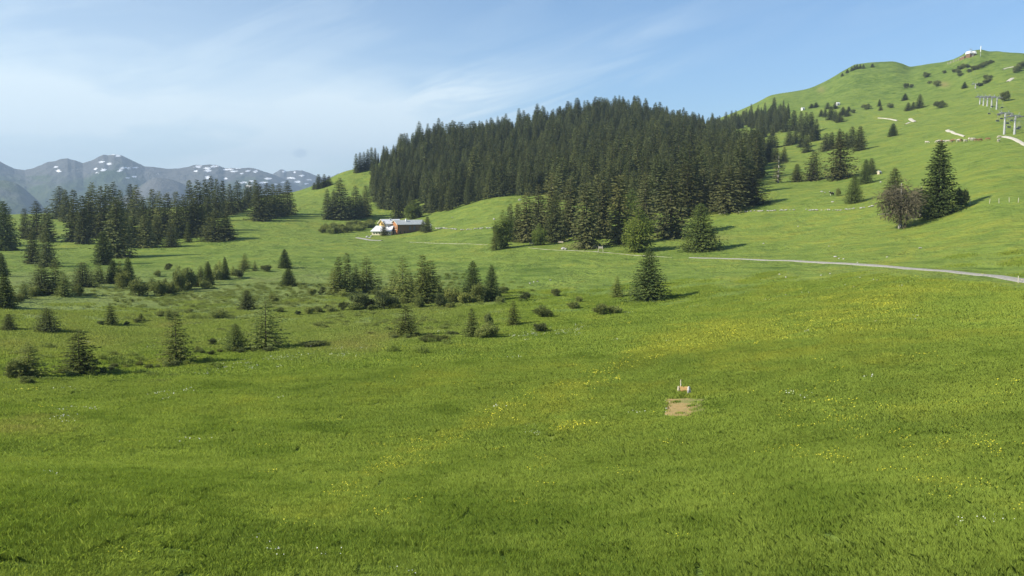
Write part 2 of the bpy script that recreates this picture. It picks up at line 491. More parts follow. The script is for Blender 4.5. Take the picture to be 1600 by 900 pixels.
M_CABLE = worn('dark_steel', (0.10, 0.10, 0.11), (0.16, 0.16, 0.17), 3.0, 0.5, 0.5, 0.05, 0.3)

# ------------------------------------------------------------------ the meadow: one sheet out to the horizon
def tint_at(px, py, r):
    y = np.full(px.shape, 0.42); g = np.zeros(px.shape); b = np.zeros(px.shape)
    y -= 0.20 * sstep(600, 860, py) * (1 - 0.35 * sstep(900, 1500, px))      # less yellow, darker green towards the front
    y += 0.12 * sstep(900, 1300, px) * sstep(300, 400, py) * (1 - sstep(560, 680, py))
    y += 0.10 * sstep(400, 360, py)
    y -= 0.25 * sstep(900, 1300, r) * sstep(1100, 1300, px)
    # yellow bloom in long bands across the slope
    for pts, sx in (([(440,830),(560,765),(640,722),(760,660),(880,612)], 22), ([(880,612),(1000,560),(1120,520),(1260,480),(1400,462)], 18), ([(1000,560),(1150,520),(1300,508),(1420,478)], 26),
                    ([(1450,745),(1600,790)], 26), ([(860,676),(900,672)], 10), ([(1080,530),(1150,510)], 22), ([(1050,545),(1200,560),(1400,560)], 25)):
        d = np.full(px.shape, 1e9)
        for (ax, ay), (bx, by) in zip(pts[:-1], pts[1:]):
            t = np.clip(((px - ax) * (bx - ax) + (py - ay) * (by - ay)) / ((bx - ax) ** 2 + (by - ay) ** 2), 0, 1)
            d = np.minimum(d, np.hypot(px - ax - t * (bx - ax), py - ay - t * (by - ay)))
        y += (0.34 if pts[0][0] == 440 else 0.22) * np.exp(-(d / sx) ** 2)
    # the bog on the left
    bog = sstep(415, 445, py) * (1 - sstep(540, 585, py + 0.02 * (px - 300))) * (1 - sstep(700, 900, px))
    bog = np.maximum(bog, 0.55 * sstep(560, 590, py) * (1 - sstep(600, 690, py + 0.06 * px)) * (1 - sstep(150, 420, px)))
    wx = px + 60 * fbm(px / 130.0, py / 40.0, 77, 3); wy = py + 14 * fbm(px / 90.0, py / 30.0, 78, 3)
    bog = 0.85 * sstep(400, 450, wy) * (1 - sstep(520, 590, wy + 0.02 * (px - 300))) * (1 - sstep(620, 900, wx))
    bog = np.maximum(bog, 0.45 * sstep(550, 590, wy) * (1 - sstep(600, 690, wy + 0.06 * px)) * (1 - sstep(120, 460, wx)))
    g += bog
    y -= 0.15 * bog
    # dry brown places
    for cx, cy, sx, sy, k in ((545,540,45,7,.55), (590,525,25,7,.5), (25,672,70,10,.5), (60,655,40,6,.4), (262,508,12,5,.6), (20,540,40,12,.3), (150,535,50,10,.3), (1120,371,30,6,.25), (1475,132,8,4,.8), (1283,140,6,5,.5), (1000,372,40,4,.4), (915,385,30,4,.5)):
        b += k * np.exp(-((px - cx) / sx) ** 2 - ((py - cy) / sy) ** 2)
    return np.clip(np.stack([y, g, np.clip(b, 0, 1)], -1), 0, 1.2)
pxg, pyg, dpg = project(Xg, Yg, Z)
front = (Yg * CP - Z * SP) > 5
pxg = np.where(front, np.clip(pxg, -600, 2200), 800); pyg = np.where(front, np.clip(pyg, -100, 1300), 900)
T = tint_at(pxg, pyg, rr)
nth = len(TH)
V = np.stack([Xg, Yg, Z], -1).reshape(-1, 3)
centre = len(V)
V = np.vstack([V, [[0, 0, -12.2]]])
ii, jj = np.meshgrid(np.arange(nth - 1), np.arange(NR - 1), indexing='ij')
q = np.stack([ii * NR + jj, (ii + 1) * NR + jj, (ii + 1) * NR + jj + 1, ii * NR + jj + 1], -1).reshape(-1, 4)
me = bpy.data.meshes.new('meadow')
nq = len(q); ntri = nth - 1
me.vertices.add(len(V)); me.loops.add(nq * 4 + ntri * 3); me.polygons.add(nq + ntri)
me.vertices.foreach_set('co', V.astype(np.float32).ravel())
tri = np.stack([np.full(ntri, centre), (np.arange(ntri) + 1) * NR, np.arange(ntri) * NR], -1)
# counter-clockwise seen from above
me.loops.foreach_set('vertex_index', np.concatenate([q[:, ::-1].ravel(), tri[:, ::-1].ravel()]).astype(np.int32))
ls = np.concatenate([np.arange(nq) * 4, nq * 4 + np.arange(ntri) * 3]).astype(np.int32)
me.polygons.foreach_set('loop_start', ls)
me.polygons.foreach_set('loop_total', np.concatenate([np.full(nq, 4), np.full(ntri, 3)]).astype(np.int32))
me.polygons.foreach_set('use_smooth', np.ones(nq + ntri, bool))
me.materials.append(M_GROUND)
me.update(calc_edges=True)
if me.polygons[0].normal.z < 0:
    me.flip_normals()
ca_ = me.attributes.new('tint', 'FLOAT_COLOR', 'POINT')
buf = np.ones((len(V), 4), np.float32); buf[:-1, :3] = T.reshape(-1, 3); buf[-1, :3] = (0.2, 0, 0)
ca_.data.foreach_set('color', buf.ravel())
meadow = link('meadow', me); tag(meadow, kind='structure')

# ------------------------------------------------------------------ far mountains
M_MTN, nt, out = new_mat('mountain_side')
at = nt.add('ShaderNodeAttribute', attribute_name='cover')
sp = nt.add('ShaderNodeSeparateColor'); nt.link(at.outputs['Color'], sp.inputs[0])
g = nt.add('ShaderNodeNewGeometry')
na = nt.noise(g.outputs['Position'], 0.0035, 6.0, 0.62, 0.5)
nb = nt.noise(g.outputs['Position'], 0.02, 5.0, 0.65)
c = nt.mix(nt.ramp(na, 0.35, 0.65), (0.058, 0.088, 0.032), (0.110, 0.130, 0.052))
rockf = nt.math('ADD', sp.outputs[0], nt.math('MULTIPLY', nt.math('SUBTRACT', na, 0.5), 1.6))
c = nt.mix(nt.ramp(rockf, 0.35, 0.75), c, nt.mix(nb, (0.070, 0.074, 0.074), (0.155, 0.155, 0.150)))
c = nt.mix(nt.math('MULTIPLY', sp.outputs[2], nt.ramp(nb, 0.2, 0.6, 0.6, 1.0)), c, (0.030, 0.050, 0.030))
nc = nt.noise(nt.vmath('MULTIPLY', g.outputs['Position'], (1.0, 0.6, 2.2)), 0.035, 4.0, 0.7)
snow = nt.math('ADD', sp.outputs[1], nt.math('MULTIPLY', nt.math('SUBTRACT', nc, 0.5), 2.3))
c = nt.mix(nt.ramp(snow, 0.50, 0.60), c, (0.84, 0.86, 0.88))
bsdf(nt, out, c, 0.9, 0.1, (nb, 0.6, 30.0))

SNOW = [(177,241,5,2),(184,243,3,2),(159,253,4,2),(171,256,3,2),(87,261,2.2,1.6),(92,267,3,2.2),(150,264,3,1.6),(162,265.5,4,2),(152,270,2,1.2),(195,262.5,7,2),(188,266,3,1.5),(210,276,3,1.2),(198,278,3,1.2),(211,262,3,1.6),
        (247,272,3,1.4),(309,260.5,4,2.2),(324,263,4.5,2),(325,267,4,2),(335,260,4,1.8),(306,267,3,1.4),(324,277,3,2.6),(356,264.5,5,1.5),(365,267.5,4,1.4),(399,268,2.6,2),(388,267,3,1.2),(353,279,2,2.4),(378,271,2,1.2),(380,285,6,1.4),
        (388,291,5,1.6),(419,279,4,1.6),(411,285,6,1.3),(444,268,2.6,1.7),(455,278,5,1.5),(472,274.5,3,1.4),(464,284,4,1.3),(478,287,3,1.2),(442,285,3,1.2),(482,281,3,1.1),(393,283,3,1.2),(431,288,3,1.2),(460,269,2,1.2),(372,263,3,1.2)]
def make_range(name, ridge, r_ridge, r_front, r_back, px0, px1, step, gully, rock, wood, seed, snow=False):
    cols = np.arange(px0, px1 + 0.1, step)
    rp = np.array(ridge, float)
    yy = np.interp(cols, rp[:, 0], rp[:, 1]) if snow else pchip(rp[:, 0], rp[:, 1], cols)
    th, zr = polar_of(cols, yy, r_ridge)
    s = np.concatenate([np.linspace(0, 1, 120) ** 0.8, 1 + np.linspace(0, 1, 14)[1:]])
    rg = np.where(s <= 1, r_front + (r_ridge - r_front) * s, r_ridge + (r_back - r_ridge) * (s - 1))
    base = -430.0
    prof = np.where(s <= 1, s ** 1.15, (2 - s) ** 1.1)
    Xm = np.sin(th)[:, None] * rg[None]; Ym = np.cos(th)[:, None] * rg[None]
    n = fbm(Xm / 900.0, Ym / 900.0, seed, 6, 0.55)
    rid = 1 - 2 * np.abs(fbm(Xm / 620.0, Ym / 1500.0, seed + 9, 5, 0.55))
    away = np.clip(np.abs(s - 1) * 6, 0, 1)[None]
    kk = max(3, int(70 / step)); ker = np.hanning(kk); ker /= ker.sum()
    zs = np.convolve(np.pad(zr, kk, mode='edge'), ker, 'same')[kk:-kk] - 12
    bl = sstep(0.72, 1.0, np.minimum(s, 2 - s))[None]
    zr2 = zs[:, None] * (1 - bl) + zr[:, None] * bl
    Zm = base + (zr2 - base) * prof[None] + (n * 0.6 + rid * 0.5 - 0.25) * gully * away * np.minimum(1, s * 3)[None]
    Zm += (1 - 2 * np.abs(fbm(Xm / 230.0 + n, Ym / 420.0, seed + 3, 5, 0.6))) * gully * 0.22 * np.minimum(1, away * 1.5) + fbm(Xm / 60.0, Ym / 60.0, seed + 5, 3) * gully * 0.05
    px, py, _ = project(Xm, Ym, Zm)
    cov = np.zeros(Xm.shape + (4,), np.float32); cov[..., 3] = 1
    alt = np.clip((Zm - base) / (zr[:, None] - base), 0, 1.1)
    cov[..., 0] = rock * sstep(0.55, 0.98, alt)
    cov[..., 2] = wood * (1 - sstep(0.55, 0.95, alt))
    if snow:
        for cx, cy, sx, sy in SNOW:
            k = np.exp(-((px - cx + 0.5 * (py - cy)) / (sx * 1.6)) ** 2 - ((py - cy) / (sy * 1.1)) ** 2)
            cov[..., 1] = np.maximum(cov[..., 1], k)
        cov[..., 1] *= (s <= 1)[None]
    nc, ns = Xm.shape
    Vm = np.stack([Xm, Ym, Zm], -1).reshape(-1, 3)
    i, j = np.meshgrid(np.arange(nc - 1), np.arange(ns - 1), indexing='ij')
    q = np.stack([i * ns + j, (i + 1) * ns + j, (i + 1) * ns + j + 1, i * ns + j + 1], -1).reshape(-1, 4)
    me = bpy.data.meshes.new(name)
    me.vertices.add(len(Vm)); me.loops.add(len(q) * 4); me.polygons.add(len(q))
    me.vertices.foreach_set('co', Vm.astype(np.float32).ravel())
    me.loops.foreach_set('vertex_index', q.ravel().astype(np.int32))
    me.polygons.foreach_set('loop_start', (np.arange(len(q)) * 4).astype(np.int32))
    me.polygons.foreach_set('loop_total', np.full(len(q), 4, np.int32))
    me.polygons.foreach_set('use_smooth', np.ones(len(q), bool))
    me.materials.append(M_MTN)
    me.update(calc_edges=True)
    if me.polygons[len(q) // 2].normal.z < 0:
        me.flip_normals()
    a = me.attributes.new('cover', 'FLOAT_COLOR', 'POINT')
    a.data.foreach_set('color', cov.reshape(-1))
    return tag(link(name, me), kind='structure')
make_range('mountains', [(-160,262),(-80,246),(-30,243),(0,252),(9,257),(22,263),(39,266),(52,263),(72,254),(88,251),(92,249),(97,248),(105,247),(111,249.5),(117,250),(129,255),(141,252),(147,249),(153,245),(161,242),(168,243),(178,241),(190,242),(202,248),(214,254),(226,260),
    (240,261),(260,264),(280,263),(292,261),(304,258),(316,258),(328,257),(340,258),(352,263),(362,262),(373,263),(388,262.5),(398,264),(410,267),(420,270),(430,274),(444,280),(470,292),(520,310),(640,330)], 7000, 4300, 8200, -160, 640, 0.8, 95, 0.9, 0.75, 21, True)
make_range('mountains', [(380,300),(410,282),(425,273),(433,268),(438,264.5),(443,265),(448,268),(455,267),(463,266.5),(472,266),(480,269),(488,272),(496,275),(506,278),(516,277),(522,274),(528,271),(536,271.5),(545,274),(560,281),(600,300)], 8400, 5600, 9500, 370, 610, 0.8, 80, 1.0, 0.5, 31, True)
make_range('hills', [(-160,255),(-60,272),(-20,279),(0,282),(12,283),(24,286),(36,293),(48,303),(58,312),(68,324),(80,345),(100,380),(180,430)], 5200, 3900, 6000, -160, 180, 1.0, 45, 0.5, 1.0, 41)
make_range('hills', [(120,350),(170,318),(200,304),(216,293),(228,285),(238,280),(250,278),(262,279),(276,283),(290,290),(310,302),(340,320),(380,345)], 5600, 4200, 6300, 110, 390, 1.0, 60, 0.9, 0.9, 51)

# ------------------------------------------------------------------ the air
hz = MB(); hz.box(-9000, 9000, -120, 12500, -560, 720)
haze = hz.build('haze', None); haze.data.materials.clear()
M_HAZE, nt, out = new_mat('thin_haze')
vol = nt.add('ShaderNodeVolumePrincipled')
vol.inputs['Color'].default_value = (0.60, 0.79, 1.0, 1)
vol.inputs['Density'].default_value = 9.5e-5
vol.inputs['Anisotropy'].default_value = 0.2
nt.link(vol.outputs[0], out.inputs[1])
haze.data.materials.append(M_HAZE)
tag(haze, kind='stuff')

# ------------------------------------------------------------------ tree kinds (height 1, crown radius given per kind)
def kites(P, D, N, L, W):
    """leaf sprays: base points P, directions D, side vectors N, lengths L, widths W -> (n,4,3)"""
    L = L[:, None]; W = W[:, None]
    tip = P + D * L
    m = P + D * L * 0.45
    return np.stack([P, m + N * W * 0.5, tip, m - N * W * 0.5], 1)
def unit(v):
    return v / np.maximum(np.linalg.norm(v, axis=-1, keepdims=True), 1e-9)
def spruce_crown(seed, rad=0.16, levels=28, per=7, sprays=5, power=0.75, droop=0.25, z0=0.03, L=0.05, W=0.022, gap=0.0, ragged=0.25, core=0.4, upper_thin=0.0):
    g = np.random.default_rng(seed)
    P = []; D = []; N = []; Ls = []; Ws = []; dead = []
    for k in range(levels):
        t = (k + g.uniform(-.25, .25)) / levels
        t = min(max(t, 0.0), 0.995)
        z = z0 + (1 - z0) * t
        lobe = g.uniform(0, 6.28)
        lv = 1 - gap * g.uniform(0, 1) ** 1.5
        nb_ = max(3, int(round(per * (1 - 0.45 * t))))
        for b in range(nb_):
            a = 6.2832 * (b + g.uniform(-.35, .35)) / nb_ + k * 2.4
            prof = (1 - t) ** power * min(1.0, 0.80 + 2.0 * t)
            r = rad * prof * lv * (1 + ragged * g.normal() * 0.7 + 0.10 * math.cos(a - lobe)) + 0.003
            r = max(r, 0.004)
            dr = droop * (1 - 1.0 * t) - 0.55 * max(0.0, t - .55) + g.uniform(-.10, .10)
            zb = z + g.uniform(-.5, .5) / levels
            zb = min(zb, 0.985)
            n = max(2, int(round(sprays * (0.35 + 0.65 * prof))))
            for q in range(n):
                s = (q + 1) / n if n > 1 else 1.0
                s = min(1.0, max(0.18, s - g.uniform(0, .15)))
                base = np.array([math.cos(a) * r * s, math.sin(a) * r * s, zb - dr * r * s + 0.10 * r * s * s])
                for side in (-1, 1):
                    aa = a + side * g.uniform(.1, 1.1)
                    d = np.array([math.cos(aa), math.sin(aa), -dr - (g.uniform(-.35, 1.15) if s < .8 else g.uniform(-.25, .6)) * (1 - .6 * t)])
                    P.append(base); D.append(d)
                    N.append(np.array([-math.sin(aa), math.cos(aa), g.choice([-1, 1]) * g.uniform(.2, 2.2)]))
                    sc = (0.34 + 0.66 * prof ** 0.7) * g.uniform(.7, 1.25)
                    Ls.append(L * sc); Ws.append(W * sc * g.uniform(.8, 1.3))
    # leading shoot
    for q in range(8):
        a = g.uniform(0, 6.28)
        P.append(np.array([0, 0, 0.90 + 0.010 * q])); D.append(np.array([math.cos(a) * .3, math.sin(a) * .3, 1.0])); N.append(np.array([-math.sin(a), math.cos(a), 0]))
        Ls.append(min(L * 0.6, .03)); Ws.append(W * 0.35)
    K = kites(np.array(P), unit(np.array(D)), unit(np.array(N)), np.array(Ls), np.array(Ws))
    if core > 0:
        # dense inner twigs
        n = 260
        t = g.uniform(0.02, 0.93, n); a = g.uniform(0, 6.28, n)
        r = rad * (1 - t) ** power * core
        P = np.stack([np.cos(a) * r, np.sin(a) * r, z0 + (1 - z0) * t], -1)
        D = unit(np.stack([-np.sin(a) + g.normal(0, .4, n), np.cos(a) + g.normal(0, .4, n), g.normal(-.5, .4, n)], -1))
        N = unit(np.stack([g.normal(0, .3, n), g.normal(0, .3, n), np.ones(n)], -1))
        k_ = 0.25 + 0.75 * (1 - t); P[:, 2] -= 0.03
        K = np.vstack([K, kites(P, D, N, L * 1.5 * k_ * (1 - t) ** 0.6, W * 2.4 * k_ * (1 - t) ** 0.6)])
    return K
def lumpy_crown(seed, rx=0.3, zc=0.55, rz=0.45, lumps=14, n=1500, L=0.05, W=0.03, hang=0.0, fill=0.6):
    """uneven crown of leaf clumps"""
    g = np.random.default_rng(seed)
    C = []
    while len(C) < lumps:
        p = g.uniform(-1, 1, 3)
        if 0.25 < np.linalg.norm(p) < 0.85:
            C.append(np.append(p * np.array([rx, rx, rz]) + np.array([0, 0, zc]), g.uniform(.28, .48)))
    C = np.array(C)
    k = g.integers(0, lumps, n)
    d = unit(g.normal(0, 1, (n, 3)))
    rr_ = C[k, 3:4] * g.uniform(fill, 1.0, (n, 1))
    P = C[k, :3] + d * rr_ * np.array([rx, rx, rz])
    P[:, 2] = np.maximum(P[:, 2], 0.01)
    D = unit(d * 0.7 + g.normal(0, .5, (n, 3)) + np.array([0, 0, -hang]))
    N = unit(np.cross(D, g.normal(0, 1, (n, 3))))
    return kites(P, D, N, L * g.uniform(.6, 1.3, n), W * g.uniform(.6, 1.3, n))
def trunk_mb(h=0.97, r=0.014, lean=0.0, n=7, seg=6, limbs=0, limb_len=0.1, seed=0, z0=0.0, limb_from=0.15):
    g = random.Random(seed)
    m = MB()
    pts = [Vector((lean * (i / seg) ** 2 + g.uniform(-.003, .003), g.uniform(-.003, .003), z0 - 0.03 + (h - z0 + 0.03) * i / seg)) for i in range(seg + 1)]
    for i in range(seg):
        m.tube(pts[i], pts[i + 1], r * (1 - 0.92 * i / seg), r * (1 - 0.92 * (i + 1) / seg), n)
    for i in range(limbs):
        t = limb_from + (0.95 - limb_from) * (i + g.random()) / limbs
        a = g.uniform(0, 6.28)
        p = Vector((lean * t * t, 0, t * h))
        l = limb_len * (1 - t) ** 0.8 * g.uniform(.6, 1.2) + 0.01
        m.tube(p, p + Vector((math.cos(a) * l, math.sin(a) * l, -0.2 * l + 0.0)), r * 0.28 * (1 - 0.7 * t), r * 0.06, 4)
    return m
KIND = {}
def add_kind(key, K, mat, trunk, tmat, rad, name, cat):
    vr = np.hypot(K[..., 0], K[..., 1]).ravel(); vz = K[..., 2].ravel()
    rad = float(np.percentile(vr[vz < 0.4], 90))
    cm = quads_mesh(name + '_crown', K, mat)
    tm = trunk.mesh(name + '_trunk', tmat, True)
    # one mesh version, for trees too small in the picture to show their parts
    v = np.concatenate([K.reshape(-1, 3), np.array(trunk.v)])
    nk = len(K) * 4
    faces = [tuple(range(4 * i, 4 * i + 4)) for i in range(len(K))] + [tuple(a + nk for a in f) for f in trunk.f]
    whole = mesh_from(name, v, faces, [mat, tmat], False, [0] * len(K) + [1] * len(trunk.f))
    KIND[key] = dict(crown=cm, trunk=tm, whole=whole, rad=rad, name=name, cat=cat)
# big forest spruces
for i, (rad, lev, per, pw, ra) in enumerate([(.140, 32, 8, .58, .22), (.155, 30, 8, .66, .25), (.125, 34, 7, .55, .25), (.170, 30, 9, .70, .20), (.150, 32, 8, .60, .34)]):
    add_kind('f%d' % i, spruce_crown(100 + i, rad, lev + 4, per + 3, 8, pw, .42, .02, .036, .019, .12, ra), M_SPRUCE, trunk_mb(.96, .013, seed=i), M_BARK, rad, 'spruce_tree', 'spruce')
# old weathered spruces of the near stand, with brownish lichened boughs
for i, (rad, pw, gp) in enumerate([(.14, .50, .30), (.16, .56, .28), (.13, .46, .35), (.18, .58, .28)]):
    add_kind('o%d' % i, spruce_crown(140 + i, rad, 38, 10, 9, pw, .60, .03, .034, .016, gp, .38, .35), M_SPRUCE_OLD, trunk_mb(.96, .014, seed=i + 5, limbs=12, limb_len=.1), M_BARK, rad, 'spruce_tree', 'spruce')
# broad dense spruces standing free
for i, (rad, pw) in enumerate([(.31, .72), (.34, .66), (.25, .62), (.20, .72)]):
    add_kind('b%d' % i, spruce_crown(170 + i, rad, 44, 17, 12, pw, .22, .01, .040, .016, .10, .24, .5), M_DENSE, trunk_mb(.95, .02, seed=i + 9), M_BARK, rad, 'spruce_tree', 'spruce')
for i, (rad, pw) in enumerate([(.26, .62), (.22, .68), (.30, .56)]):
    add_kind('d%d' % i, spruce_crown(180 + i, rad, 38, 13, 10, pw, .30, .01, .040, .018, .12, .28, .5), M_SPRUCE, trunk_mb(.95, .018, seed=i + 19), M_BARK, rad, 'spruce_tree', 'spruce')
# thin young spruces of the bog, tiers of boughs with gaps
for i, (rad, lev, pw, gp) in enumerate([(.21, 23, .72, .30), (.25, 21, .78, .38), (.17, 25, .66, .32), (.27, 19, .68, .42)]):
    add_kind('y%d' % i, spruce_crown(200 + i, rad, lev, 12, 10, pw, .16, .03, .042, .016, gp * .7, .30, .35), M_YOUNG, trunk_mb(.93, .010, seed=i + 29, limbs=26, limb_len=rad * .9), M_BARK, rad, 'young_spruce', 'young spruce')
for i in range(2):
    add_kind('a%d' % i, spruce_crown(300 + i, .25, 24, 11, 9, .70, .16, .03, .048, .016, .32, .38, .25), M_SHRUB, trunk_mb(.93, .010, seed=i + 33, limbs=20, limb_len=.2), M_BARK, .25, 'young_spruce', 'young spruce')
# light green leafy trees
for i in range(2):
    add_kind('l%d' % i, np.vstack([lumpy_crown(230 + i, .24, .44, .44, 24, 2600, .050, .022, .7, .3), spruce_crown(240 + i, .26, 26, 9, 7, .72, .2, .03, .055, .022, .25, .35, .3)]), M_GREEN,
             trunk_mb(.9, .016, seed=i + 39, limbs=10, limb_len=.25), M_BARK, .28, 'larch_tree', 'larch')
# bushes
for i in range(3):
    add_kind('s%d' % i, lumpy_crown(260 + i, .52, .46, .54, 22, 2600, .11, .045, -.6, .30), M_SHRUB, trunk_mb(.5, .03, seed=i + 49, limbs=8, limb_len=.5, seg=3), M_BARK, .72, 'shrub', 'shrub')
for i in range(3):
    add_kind('m%d' % i, lumpy_crown(270 + i, .56, .45, .54, 22, 2600, .13, .036, -1.1, .30), M_MUGO, trunk_mb(.5, .03, seed=i + 59, limbs=8, limb_len=.5, seg=3), M_BARK, .75, 'dwarf_pine', 'dwarf pine')
# the dry leafless tree
gk = np.random.default_rng(5)
dk = [lumpy_crown(281, .30, .53, .47, 24, 3600, .10, .011, .7, .25)]
add_kind('t0', np.vstack(dk), M_TWIG, trunk_mb(.97, .022, .0, 8, 8, 34, .38, 3, limb_from=.25), M_PALEBARK, .38, 'bare_tree', 'bare tree')
# a stripped spruce with a pale stem
add_kind('p0', spruce_crown(290, .13, 20, 5, 4, .25, .35, .10, .06, .022, .5, .5, .0), M_SPRUCE_OLD, trunk_mb(.99, .022, .0, 8, 6, 14, .12, 4), M_PALEBARK, .13, 'spruce_tree', 'spruce')

first_of = {}
def plant(key, px, base, top, wid, label, group=None, parts=True, at=None):
    k = KIND[key]
    p = ground_hit(px, base) if at is None else at
    h = (base - top) * depth(p) / F
    wid = wid * {'f': 1.25, 'o': 1.25, 'y': 1.45, 'a': 1.3, 'b': 1.08, 'd': 1.15, 'p': 1.3, 'l': 1.1}.get(key[0], 0.92)
    wsc = (wid * depth(p) / F) / (2 * k['rad'] * h) if wid else 1.0
    rz = random.uniform(0, 6.28)
    if parts:
        root = empty(k['name'], p, rz)
        c = link('crown', k['crown'], parent=root); t = link('trunk', k['trunk'], parent=root)
    else:
        root = link(k['name'], k['whole'], p)
        root.rotation_euler = (0, 0, rz)
    root.scale = (h * wsc, h * wsc, h)
    tag(root, label, k['cat'], group)
    return root

